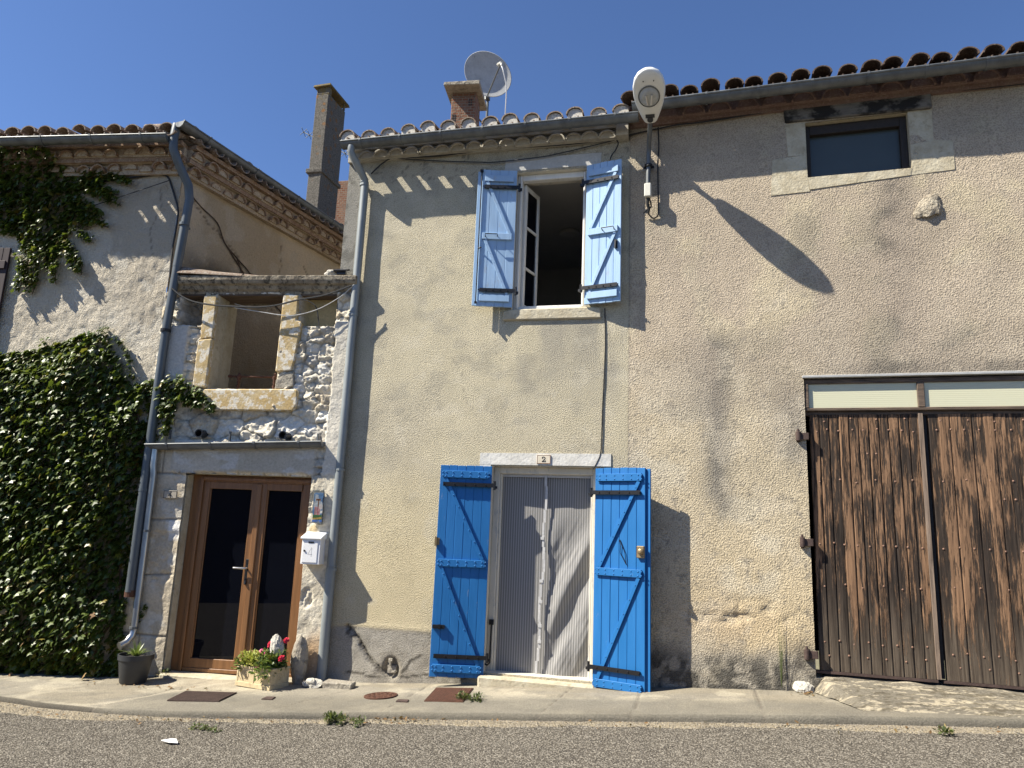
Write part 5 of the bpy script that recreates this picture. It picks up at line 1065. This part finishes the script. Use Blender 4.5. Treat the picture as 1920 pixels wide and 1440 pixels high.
mb = MB(FL); mb.box(-.18, -.14, -.03, .02, 2.79, 2.87); mb.box(-.2, -.1, -.08, -.03, 2.82, 2.86); mb.build('bracket', 'black_plastic', fl, bevel=.003)

# ================================================================== loose stones and blocks
def rock(name, label, cat, c, size, mat, seed, sub=4, amp=.5, fr=1.6, squash=-.6):
    b = bmesh.new(); bmesh.ops.create_icosphere(b, subdivisions=sub, radius=1); co = np.array([v.co for v in b.verts])
    q = 1 + amp * (fbm(co[:, 0] * fr + co[:, 1] * .9 + seed, co[:, 2] * fr - co[:, 1] * 1.1 + seed * .3, seed, 5) - .5) * 2
    for v, k in zip(b.verts, q): p = v.co * float(k); v.co = (p.x * size[0], p.y * size[1], max(p.z, squash) * size[2])
    me = bpy.data.meshes.new(name); b.to_mesh(me); b.free(); o = link(name, me, mat, None); o.location = c; me.polygons.foreach_set('use_smooth', [True] * len(me.polygons)); me.set_sharp_from_angle(angle=R(32))
    return tag(o, label, cat)
p = gnd(583, 1289); rock('loose_stone', 'white lumpy stone lying at the foot of the grey downpipe', 'stone', (p.x, p.y + .03, on_pave(p.x, p.y) + .03), (.095, .06, .055), 'white_stone', 3)
p = gnd(1509, 1300); rock('loose_stone', 'white stone at the corner of the barn apron', 'stone', (p.x, p.y + .06, on_pave(p.x, p.y) + .035), (.085, .06, .055), 'white_stone', 8)
rock('standing_stone', 'tall grey stone propped against the wall behind the flower trough', 'stone', tuple(W(FL, -.19, -.16, -1.33)), (.085, .085, .27), 'grey_stone', 14, 4, .25, 1.2, -.9)
o = rock('cornice_stone', 'pale stone lying on the cornice beside the floodlight', 'stone', tuple(W(FL, -.27, -.03, 2.83)), (.08, .06, .055), 'white_stone', 21, 3)
bl = MB(); pa = gnd(606, 1289); T = Matrix.Translation((pa.x + .14, pa.y + .06, 0)) @ Matrix.Rotation(R(3), 4, 'Z'); zb = on_pave(pa.x, pa.y); bl.box(-.15, .15, -.07, .07, zb - .01, zb + .062, T, .006)
tag(bl.build('concrete_block', 'grey_stone', None, False, .01, pivot=(pa.x + .14, pa.y + .06, zb)), 'flat grey concrete block lying beside the grey downpipe', 'block')

# ================================================================== covers let into the pavement
def cover(name, label, pix, mat, kind):
    q = [gnd(*a) for a in pix]; T = lambda u, v: q[0].lerp(q[1], u).lerp(q[3].lerp(q[2], u), v)
    mb = MB()
    def slab(u0, u1, v0, v1, za, zb):
        ps = [T(u, v) for u, v in ((u0, v0), (u1, v0), (u1, v1), (u0, v1))]; ps = [Vector((p.x, p.y, on_pave(p.x, p.y))) for p in ps]
        mb.add([(p.x, p.y, p.z + za) for p in ps] + [(p.x, p.y, p.z + zb) for p in ps], [(0, 3, 2, 1), (4, 5, 6, 7), (0, 1, 5, 4), (1, 2, 6, 5), (2, 3, 7, 6), (3, 0, 4, 7)])
    if kind == 'grate':
        slab(0, 1, 0, 1, -.01, .006)
        n_ = 22
        for i in range(n_): slab((i + .12) / n_, (i + .72) / n_, .04, .96, .006, .014)
        slab(0, 1, 0, .04, .006, .012); slab(0, 1, .96, 1, .006, .012)
    else:
        slab(0, 1, 0, 1, -.01, .008); slab(.03, .97, .03, .97, .008, .011)
        if kind == 'ribbed':
            for i in range(16): slab((i + .2) / 16, (i + .6) / 16, .06, .94, .011, .0135)
    c = T(.5, .5); return tag(mb.build(name, mat, None, pivot=(c.x, c.y, on_pave(c.x, c.y))), label, 'cover')
cover('drain_grate', 'rusty ribbed drain grate in the pavement before the glazed door', [(313, 1315), (410, 1317), (444, 1300), (348, 1298)], 'brown_iron', 'grate')
cover('hatch_cover', 'rusty square hatch cover below the left blue door leaf', [(795, 1315), (868, 1317), (888, 1291), (818, 1290)], 'rust_iron', 'ribbed')
cover('valve_cover', 'small dark plate in the pavement before the flower trough', [(490, 1312), (510, 1313), (517, 1308), (500, 1307.5)], 'brown_iron', 'plain')
cover('valve_cover', 'small dark plate between the round cover and the square hatch', [(742, 1316), (764, 1317), (767, 1313), (746, 1312.5)], 'brown_iron', 'plain')
p = gnd(714, 1305); mb = MB(); zb = on_pave(p.x, p.y); Tm = Matrix.Translation((p.x, p.y, zb)) @ Matrix.Rotation(math.atan(.066), 4, 'Y').inverted()
mb.lathe([(.155, -.01), (.155, .007), (.142, .010), (.138, .007), (.001, .007)], 32, Tm)
for k in range(24): a = k * 2.4; r = .02 + .115 * math.sqrt(k / 24); mb.box(r * math.cos(a) - .01, r * math.cos(a) + .01, r * math.sin(a) - .01, r * math.sin(a) + .01, .007, .011, Tm)
tag(mb.build('manhole_cover', 'rust_iron', None, pivot=(p.x, p.y, zb)), 'round rusty manhole cover beside the square hatch', 'cover')
p = gnd(280, 1425); mb = MB(); z = float(road_z(p.x, -2.1)) + .012; vs = [(-3.9, -2.12, z), (-3.80, -2.16, z + .004), (-3.74, -2.14, z), (-3.79, -2.09, z + .012), (-3.85, -2.07, z + .004)]; mb.add(vs + [(a, b, c - .004) for a, b, c in vs], [(0, 1, 2, 3, 4), (9, 8, 7, 6, 5)] + [(i, (i + 1) % 5, 5 + (i + 1) % 5, 5 + i) for i in range(5)])
tag(mb.build('paper_scrap', 'paper', None, pivot=(-3.8, -2.12, z)), 'white scrap of litter lying on the asphalt', 'litter')

# ================================================================== plants
rg = np.random.default_rng(5)
def inpoly(x, y, poly):
    c = np.zeros(x.shape, bool); n_ = len(poly)
    for i in range(n_):
        (a, b), (c2, d) = poly[i], poly[(i + 1) % n_]; c ^= ((b > y) != (d > y)) & (x < (c2 - a) * (y - b) / (d - b + 1e-12) + a)
    return c
def wall_leaves(name, F, s, z, off, size, parent, mat='ivy', down=1., yellow=0.):
    n_ = len(s); Fm = np.array(F); r3 = rg.normal(size=(n_, 3))
    pos = np.stack([s, -off, z], 1); sunl = -(SUN @ Fm[:3, :3])
    uz = unit(.8 * sunl + np.array([0, -.30, .12]) + .36 * rg.normal(size=(n_, 3))); uy = np.stack([.55 * r3[:, 0], -.55 - .3 * np.abs(r3[:, 1]), -down * np.ones(n_)], 1)
    uy = unit(uy - uz * (uz * uy).sum(1, keepdims=True)); ux = np.cross(uy, uz)
    R3 = Fm[:3, :3]; tint = np.stack([rg.random(n_) ** 1.6, rg.random(n_) + yellow, rg.random(n_)], 1)
    return scatter(name, IVY_V, IVY_F, pos @ R3.T + Fm[:3, 3], ux @ R3.T, uy @ R3.T, uz @ R3.T, size, tint, mat, parent)
ivy = thing('ivy', 'dense leafy ivy covering the lower wall of the left house', 'ivy', tuple(W(FL, -3.6, -.25, -1.72)))
poly = [(-6.6, 1.8), (-4.6, 1.80), (-4.13, 1.85), (-3.75, 1.92), (-3.48, 1.99), (-3.2, 2.12), (-3.02, 2.10), (-2.80, 1.95), (-2.66, 1.72), (-2.50, 1.48), (-2.3, 1.55), (-2.11, 1.57), (-2.06, 1.3), (-2.08, .9), (-2.16, .6), (-2.19, -.1), (-2.2, -.8), (-2.15, -1.3), (-2.2, -1.72), (-6.6, -1.85)]
def edge_d(s, z): return polyd(s, z, poly + poly[:1])
N_ = 46000; s = rg.uniform(-6.6, -1.9, N_); z = rg.uniform(-1.85, 2.2, N_); d = edge_d(s, z); ok = inpoly(s, z, poly) & (rg.random(N_) < np.where(s < -5.2, .4, .62)); s, z, d = s[ok], z[ok], d[ok]
bulge = (.05 + .20 * ss(0, .5, d) + .16 * (fbm(s * 1.6, z * 1.6, 140, 4) - .4)) * np.where(s > -2.32, .45, 1.)
off = np.clip(bulge * rg.uniform(.25, 1.05, len(s)), .02, .42); off = np.where((s > -2.24), np.minimum(off, .07), off)
off = np.where((z < -.85) & (s > -2.5) & (s < -2.1), off + .06, off)
wall_leaves('foliage', FL, s, z + .03, off, rg.uniform(.045, .09, len(s)), ivy)
n1 = 60; s = rg.uniform(-5.2, -2.25, n1); z = -1.75 + 1.1 * rg.random(n1) ** 1.6; wall_leaves('yellowing_leaves', FL, s, z, rg.uniform(.2, .34, n1), rg.uniform(.06, .1, n1), ivy, 'dryleaf')
# branch over the stone house, and hanging shoots
def shoots(F, runs, per_m, spread, size, off0):
    S_, Z_, O_ = [], [], []
    for pts in runs:
        pts = np.array(pts, float); L = np.hypot(*np.diff(pts, axis=0).T); k = int(L.sum() * per_m); t = rg.random(k); cum = np.concatenate([[0], L.cumsum()]) / L.sum()
        sp_ = spread * (1 - .65 * t)
        S_.append(np.interp(t, cum, pts[:, 0]) + rg.normal(size=k) * sp_); Z_.append(np.interp(t, cum, pts[:, 1]) + rg.normal(size=k) * sp_); O_.append(off0 * rg.uniform(.3, 1.1, k))
    return np.concatenate(S_), np.concatenate(Z_), np.concatenate(O_)
br_ = [[(-2.1, 1.50), (-1.95, 1.52), (-1.8, 1.45), (-1.62, 1.36), (-1.44, 1.22)], [(-2.1, 1.4), (-1.9, 1.38), (-1.75, 1.30), (-1.66, 1.24)], [(-2.08, 1.3), (-1.98, 1.15), (-1.98, .95)], [(-2.08, 1.2), (-1.9, 1.25)]]
s, z, off = shoots(FL, br_, 230, .05, .05, .13); wall_leaves('side_branch', FL, s, z + .03, off + .02, rg.uniform(.045, .08, len(s)), ivy)
s, z, off = shoots(FL, [[(-2.05, -1.1), (-1.98, -.9)], [(-2.12, .9), (-2.1, .3)], [(-2.62, 1.7), (-2.4, 1.45)], [(-3.0, 2.1), (-2.7, 1.98), (-2.55, 1.75)], [(-3.05, 2.1), (-2.9, 2.16)], [(-3.7, 1.95), (-3.6, 2.03)]], 120, .03, .05, .06); wall_leaves('shoots', FL, s, z + .03, off + .01, rg.uniform(.03, .055, len(s)), ivy)
mb = MB(FL)
for x0 in (-4.4, -3.7, -3.2, -2.7, -2.4):
    pts = [(x0 + .12 * math.sin(k * 1.7 + x0), -.04, -1.75 + .42 * k) for k in range(8)]; mb.tube(smooth_pts(pts, 3), .014, 6)
st_ = mb.build('stem', 'wood_stem', ivy)
ivy2 = thing('ivy', 'dark ivy hanging from the eaves of the left house', 'ivy', tuple(W(FL, -4.1, -.1, 4.3)))
poly2 = [(-6.4, 4.42), (-4.9, 4.44), (-4.0, 4.42), (-3.80, 4.25), (-3.62, 3.98), (-3.5, 3.75), (-3.6, 3.5), (-3.62, 3.25), (-3.72, 3.05), (-3.86, 3.0), (-3.95, 3.12), (-4.1, 3.1), (-4.2, 3.15), (-4.35, 3.35), (-5.2, 3.4), (-6.4, 3.4)]
N_ = 11000; s = rg.uniform(-6.4, -3.4, N_); z = rg.uniform(2.8, 4.5, N_); ok = inpoly(s, z, poly2) & (rg.random(N_) < .55); s, z = s[ok], z[ok]
d = polyd(s, z, poly2 + poly2[:1]); off = np.clip((.04 + .11 * ss(0, .4, d) + .24 * ss(4.1, 4.3, z)) * rg.uniform(.2, 1.05, len(s)), .02, .40)
wall_leaves('foliage', FL, s, z + .03, off, rg.uniform(.05, .095, len(s)), ivy2)
runs = [[(-3.8, 3.95), (-3.5, 3.93), (-3.3, 3.9), (-3.05, 3.86)], [(-3.7, 3.98), (-3.45, 4.0), (-3.25, 3.96)], [(-3.55, 3.8), (-3.35, 3.66), (-3.2, 3.55)], [(-3.6, 3.6), (-3.45, 3.55), (-3.38, 3.45)], [(-3.65, 3.3), (-3.5, 3.1), (-3.40, 2.98), (-3.36, 2.84)], [(-3.5, 3.95), (-3.2, 3.8), (-3.0, 3.72)], [(-3.6, 3.7), (-3.3, 3.5), (-3.12, 3.44)], [(-3.55, 3.5), (-3.4, 3.3), (-3.3, 3.25)], [(-3.6, 4.1), (-3.3, 4.08), (-3.1, 4.05), (-2.9, 4.0)], [(-3.62, 3.2), (-3.45, 2.9), (-3.40, 2.85)], [(-3.75, 3.1), (-3.70, 2.85), (-3.67, 2.72)], [(-3.95, 3.1), (-3.93, 2.75), (-3.96, 2.6)], [(-4.15, 3.05), (-4.12, 2.75), (-4.14, 2.62)], [(-4.1, 3.1), (-4.05, 2.8), (-4.02, 2.68)], [(-3.85, 3.1), (-3.82, 2.9)], [(-4.05, 4.38), (-3.7, 4.35)]]
s, z, off = shoots(FL, runs, 190, .05, .05, .07); wall_leaves('hanging_shoots', FL, s, z + .03, off + .02, rg.uniform(.04, .07, len(s)), ivy2)
mb = MB(FL)
for r_ in runs: mb.tube(smooth_pts([(a, -.03, b) for a, b in r_], 3), .005, 5)
mb.build('stem', 'wood_stem', ivy2)
dv = thing('dead_vine', 'bare dead vine stems branching over the shaded side wall above the cornice', 'vine', tuple(W(FS, .6, -.01, 3.0)))
mb = MB(FS)
for r_ in ([(.05, 3.98), (.3, 3.85), (.6, 3.75), (.75, 3.55), (1.0, 3.42), (1.25, 3.3), (1.4, 3.1)], [(1.0, 3.42), (1.15, 3.2), (1.3, 3.0)], [(1.25, 3.3), (1.5, 3.3), (1.62, 3.15), (1.6, 2.98)], [(.75, 3.55), (.95, 3.4), (1.2, 3.22), (1.45, 3.02)], [(1.4, 3.1), (1.7, 3.05), (1.95, 2.95)]): mb.tube(smooth_pts([(a, -.012, b) for a, b in r_], 4), .009, 5)
mb.build('stem', 'wood_stem', dv)

# spider plant in a pot
p = gnd(231, 1285); zb = on_pave(p.x, p.y + .13)
pot = thing('plant_pot', 'charcoal plastic pot with a spiky spider plant below the pipe elbow', 'potted plant', (p.x, p.y + .13, zb)); T = Matrix.Translation((p.x, p.y + .13, zb))
mb = MB(); mb.lathe([(.118, 0), (.125, .01), (.158, .225), (.168, .225), (.17, .275), (.158, .275), (.155, .235), (.001, .235)], 32, T); mb.build('pot', 'pot', pot, smooth=True)
def blades(name, c, n_, L, spread, w_, mat, parent, up=.7, lift=0):
    V, F_, tn = [], [], []
    for i in range(n_):
        a = rnd.uniform(0, 2 * math.pi); l = L * rnd.uniform(.6, 1.1); tilt = rnd.uniform(.2, 1.) * spread; t1 = rnd.random()
        for k in range(5):
            t = k / 4; r_ = l * (tilt * t); zz = l * (up * t * (1.25 - tilt * .3) - .55 * tilt * t * t) + lift; ww = w_ * (1 - t) ** .7 * (1 if k else .7) + .0005
            x, y = c[0] + r_ * math.cos(a), c[1] + r_ * math.sin(a); V += [(x - ww * math.sin(a), y + ww * math.cos(a), c[2] + zz), (x + ww * math.sin(a), y - ww * math.cos(a), c[2] + zz)]; tn += [(t1, rnd.random(), 0)] * 2
        b = i * 10; F_ += [(b + 2 * k, b + 2 * k + 1, b + 2 * k + 3, b + 2 * k + 2) for k in range(4)]
    return link(name, npmesh(name, V, F_, np.array(tn)), mat, parent)
blades('leaves', (p.x, p.y + .13, zb + .235), 60, .24, .85, .008, 'spider', pot)
mb = MB(); mb.lathe([(.152, 0), (.001, .004)], 20, Matrix.Translation((p.x, p.y + .13, zb + .24))); mb.build('soil', 'soil', pot)

# stone trough with flowers
a, c_, b = gnd(442, 1286), gnd(505, 1295), gnd(537, 1284)
u1 = (a - c_); u1.z = 0; w1 = u1.length; u1.normalize(); u2 = Vector((-u1.y, u1.x, 0)); u2 = u2 if u2.y > 0 else -u2; w2 = .25; zb = on_pave(c_.x, c_.y)
TT = Matrix.Identity(4)
for i, q in enumerate((u1, u2, Vector((0, 0, 1)), Vector((c_.x, c_.y, zb)))):
    for k in range(3): TT[k][i] = q[k]
tro = thing('flower_trough', 'cream stone trough of red and pink flowers in front of the glazed door', 'planter', tuple(TT @ Vector((w1 / 2, w2 / 2, 0)))); h_ = .19
mb = MB(); t_ = .022
mb.box(0, w1, 0, t_, .0, h_, TT); mb.box(0, w1, w2 - t_, w2, 0, h_, TT); mb.box(0, t_, t_, w2 - t_, 0, h_, TT); mb.box(w1 - t_, w1, t_, w2 - t_, 0, h_, TT); mb.box(t_, w1 - t_, t_, w2 - t_, 0, .02, TT)
mb.box(-.008, w1 + .008, -.009, w2 + .008, .0, .042, TT); mb.box(-.006, w1 + .006, -.007, w2 + .006, h_ - .02, h_ + .003, TT)
for k in range(3): x = (w1 - .02) * k / 2; mb.box(x, x + .02, -.005, .0, .042, h_ - .02, TT)
for k in range(2): mb.box(-.004, .0, (w2 - .02) * k, (w2 - .02) * k + .02, .042, h_ - .02, TT)
mb.build('trough', 'planter', tro, bevel=.004)
mb = MB()
def scroll(cx, cz, fn, r0=.036):
    for sgn in (1, -1):
        pts = [(cx + sgn * (.006 + r0 * (1 - k / 26) * math.sin(k * .34)) , cz + r0 * (1 - k / 26) * math.cos(k * .34)) for k in range(24)]; mb.tube([TT @ Vector(fn(q, e)) for q, e in pts], .0045, 5)
    for k in range(6): an = k * math.pi / 3; q, e = cx + .012 * math.cos(an), cz - .0 + .012 * math.sin(an); v = TT @ Vector(fn(q, e)); mb.lathe([(.006, -.004), (.006, .004), (.001, .006)], 6, Matrix.Translation(v))
for k in (.27, .74): mb = MB(); scroll(w1 * k, .105, lambda q, e: (q, -.001, e)); mb.build('medallion', 'planter', tro)
mb = MB(); scroll(w2 * .5, .105, lambda q, e: (-.001, q, e), .034); mb.build('medallion', 'planter', tro)
mb = MB(); mb.box(t_, w1 - t_, t_, w2 - t_, .02, h_ - .03, TT); mb.build('soil', 'soil', tro)
def clump(name, cs, n_, rad, size, tmpl, tf, mat, parent, flat=.6, hl=(.0, 1.)):
    P_, ux, uy, uz = [], [], [], []
    for i in range(n_):
        c = cs[rnd.randrange(len(cs))]; v = Vector((rnd.gauss(0, 1), rnd.gauss(0, 1), rnd.gauss(0, .7) + .2)).normalized(); r_ = rad * rnd.random() ** .5; P_.append(TT @ (Vector(c) + v * r_)); d = (v + Vector((rnd.gauss(0, .4), rnd.gauss(0, .4), .3))).normalized(); nz = (Vector((0, 0, 1)) + v * .5 + Vector((rnd.gauss(0, .4), rnd.gauss(0, .4), 0))); nz = (nz - d * nz.dot(d)).normalized(); uy.append(d); uz.append(nz); ux.append(d.cross(nz))
    A_ = lambda q: np.array([tuple(v) for v in q]); k = len(P_); tint = np.stack([rg.random(k), rg.random(k), rg.random(k)], 1)
    return scatter(name, tmpl, tf, A_(P_), A_(ux), A_(uy), A_(uz), rg.uniform(size * .7, size * 1.2, k), tint, mat, parent)
clump('leaves', [(w1 * k, w2 * j, h_ + .02) for k in (.1, .2, .3, .42, .5) for j in (.3, .7)] + [(w1 * .08, .0, h_ - .03), (w1 * .3, -.01, h_ - .01), (.02, w2 * .5, h_ + .05), (.05, w2 * .6, h_ + .12), (w1 * .15, w2 * .3, h_ + .07), (w1 * .38, w2 * .5, h_ + .08), (w1 * .5, w2 * .5, h_ + .05), (w1 * .95, .02, h_ - .0), (w1 * .9, w2 * .6, h_ + .03)], 1500, .085, .046, OVAL_V, OVAL_F, 'green', tro)
clump('yellow_leaves', [(w1 * k, w2 * j, h_ + .055) for k in (.55, .64, .72, .82, .9) for j in (.15, .45)], 1100, .07, .034, OVAL_V, OVAL_F, 'lime_leaf', tro)
def flower(name, c, r, mat):
    mb = MB(); c = TT @ Vector(c); fv = Vector((rnd.uniform(-.2, .4), -.8, rnd.uniform(.2, .7))).normalized(); s1 = fv.cross(Vector((0, 0, 1))).normalized(); s2 = s1.cross(fv)
    for ring, (rr, lift) in enumerate(((1., .0), (.75, .012), (.5, .02))):
        for k in range(6):
            an = k * math.pi / 3 + ring * .5; d = s1 * math.cos(an) + s2 * math.sin(an); e = fv.cross(d); b = c + fv * lift
            mb.add([b, b + d * r * rr * .55 + e * r * .42 * rr + fv * .006, b + d * r * rr + e * r * .15 * rr - fv * .003, b + d * r * rr - e * r * .2 * rr - fv * .002, b + d * r * rr * .5 - e * r * .42 * rr + fv * .007], [(0, 1, 2, 3, 4)])
    return mb.build(name, mat, tro, normals=False)
for c, r, m in (((w1 * .36, w2 * .5, h_ + .21), .042, 'red_petal'), ((.02, w2 * .75, h_ + .25), .036, 'red_petal'), ((-.03, w2 * .35, h_ + .10), .036, 'red_petal'), ((w1 * .2, w2 * .3, h_ + .09), .03, 'red_petal'),
                ((w1 * .52, w2 * .4, h_ + .10), .034, 'pink_petal'), ((w1 * .6, w2 * .5, h_ + .13), .03, 'pink_petal'), ((w1 * .84, w2 * .4, h_ + .10), .033, 'pink_petal'), ((w1 * .93, w2 * .2, h_ + .07), .03, 'pink_petal'), ((w1 * 1.0, w2 * .2, h_ + .03), .026, 'pink_petal'), ((w1 * .4, w2 * .0, h_ + .01), .026, 'pink_petal'), ((w1 * .74, w2 * .5, h_ + .10), .02, 'pink_petal'), ((w1 * .99, w2 * .1, h_ - .02), .022, 'pink_petal'), ((w1 * .9, w2 * .5, h_ + .085), .024, 'pink_petal')):
    o = flower('flower', c, r, m); o['label'] = 'crimson flower' if m == 'red_petal' else 'pink flower'
    mb = MB(); b = TT @ Vector(c); mb.tube([TT @ Vector((c[0] * .9 + .03, w2 * .5, h_ - .02)), b], .0025, 4); mb.build('stem', 'green', o)
sh = rock('shell_stone', 'white ridged shell shaped stone standing among the red flowers', 'ornament', tuple(TT @ Vector((w1 * .2, w2 * .55, h_ + .16))), (.075, .055, .15), 'white_stone', 33, 4, .35, 2.2, -1)
# weeds
def weed(label, px, py, n_, L, rad, zoff=.0, mat='weed'):
    p = gnd(px, py); c = TT.inverted() @ Vector((p.x, p.y, p.z + zoff)); t = thing('weed', label, 'weed', (p.x, p.y, p.z + zoff))
    clump('leaves', [tuple(c + Vector((rnd.uniform(-1, 1) * rad, rnd.uniform(-.25, .25) * rad, rnd.uniform(0, .3) * L))) for _ in range(14)], n_, L, .03, OVAL_V, OVAL_F, mat, t)
    blades('blades', (p.x, p.y, p.z + zoff), int(n_ / 5), L * 1.6, .8, .003, mat, t)
weed('green weed tuft growing along the kerb below the downpipe', 640, 1342, 420, .045, .22, -.04)
weed('dry weed growing at the corner of the rusty square hatch', 880, 1312, 260, .05, .12)
weed('sparse weed in the dust along the road edge', 385, 1356, 120, .03, .15, -.055)
weed('small weed at the foot of the stone jamb', 305, 1268, 110, .045, .07, .02)
weed('tiny weed in the dust below the barn apron', 1770, 1360, 90, .03, .05, -.05)
p = gnd(1487, 1300); t = thing('grass_stalk', 'thin dry grass stalk against the barn wall beside the lowest hinge', 'weed', tuple(W(FG, 1.37, -.04, -1.22))); blades('blades', tuple(W(FG, 1.37, -.04, -1.22)), 12, .36, .2, .0018, 'weed', t, 1.3)
# fallen leaves
k = 260; xs_ = np.concatenate([rg.normal(-2.35, .18, 70), rg.uniform(-6.5, 2.5, 120), rg.normal(1.0, .08, 30), rg.normal(-5.1, .3, 40)]); ys_ = np.concatenate([kerb_y(xs_[:70]) - rg.uniform(.02, .12, 70), kerb_y(xs_[70:190]) - rg.uniform(.02, .3, 120), -.17 - rg.uniform(0, .12, 30), -.62 - rg.uniform(0, .2, 40)])
zs_ = np.where(ys_ < kerb_y(xs_), road_z(xs_, ys_) + .03, pave_z(xs_, ys_) + .012); pos = np.stack([xs_, ys_, zs_], 1)
uy = unit(np.stack([rg.normal(size=k), rg.normal(size=k), .3 * rg.normal(size=k)], 1)); uz = np.stack([.4 * rg.normal(size=k), .4 * rg.normal(size=k), np.ones(k)], 1); uz = unit(uz - uy * (uz * uy).sum(1, keepdims=True))
o = scatter('leaf_litter', OVAL_V, OVAL_F, pos, np.cross(uy, uz), uy, uz, rg.uniform(.015, .04, k), rg.random((k, 3)), 'dryleaf'); o['kind'] = 'stuff'
# loose grit on the road edge
k = 7000; xs_ = rg.uniform(-7, 4, k); t = rg.random(k) ** 2; ys_ = kerb_y(xs_) - .04 - t * .9; zs_ = road_z(xs_, ys_) + .012 * (t < .3) + .004; tv = [(-.5, -.4, 0), (.5, -.5, 0), (.4, .5, 0), (-.5, .4, 0), (-.2, -.15, .5), (.25, -.1, .45), (.15, .25, .55), (-.2, .2, .4)]; tf = [(4, 5, 6, 7), (0, 1, 5, 4), (1, 2, 6, 5), (2, 3, 7, 6), (3, 0, 4, 7)]
an = rg.uniform(0, 6.28, k); z0 = np.zeros(k); gr_ = rg.uniform(.75, 1.25, (k, 1)) * np.array([[.30, .265, .215]])
o = scatter('grit', tv, tf, np.stack([xs_, ys_, zs_], 1), np.stack([np.cos(an), np.sin(an), z0], 1), np.stack([-np.sin(an), np.cos(an), z0], 1), np.tile([[0, 0, 1.]], (k, 1)), rg.uniform(.004, .011, k), gr_ * .75, 'tint'); o['kind'] = 'stuff'

# ================================================================== across the road, seen only as reflections; wall added, low for more sky light
opp = thing('added_wall', 'long dark wall added across the road, kept low to let in sky light, mirrored dimly in the glazed door', 'wall', (-6, -13, -1.6)); opp['kind'] = 'thing'
mb = MB(); mb.box(-40, 24, -13.4, -13.1, -3, 1.25); mb.build('wall', 'opp', opp); mb = MB(); mb.box(-40, 24, -13.46, -13.04, 1.25, 1.34); mb.build('coping', 'grey_stone', opp)
tree = thing('tree', 'leafy tree behind the added wall across the road, seen only as a reflection', 'tree', (-13, -17, -2.5))
mb = MB(); mb.tube([(-13, -17, -2.7), (-12.9, -17, 0), (-13.1, -17.1, 2.2)], [.22, .18, .1], 10); mb.build('trunk', 'wood_stem', tree)
k = 2600; v = unit(rg.normal(size=(k, 3))) * (rg.random((k, 1)) ** .4) * np.array([[2.2, 2.0, 1.5]]) * (.75 + .5 * rg.random((k, 1))) + np.array([[-13, -17, 2.6]]); uy = unit(rg.normal(size=(k, 3))); uz = unit(rg.normal(size=(k, 3))); uz = unit(uz - uy * (uz * uy).sum(1, keepdims=True))
scatter('crown', OVAL_V, OVAL_F, v, np.cross(uy, uz), uy, uz, rg.uniform(.14, .3, k), rg.random((k, 3)), 'foliage_far', tree)
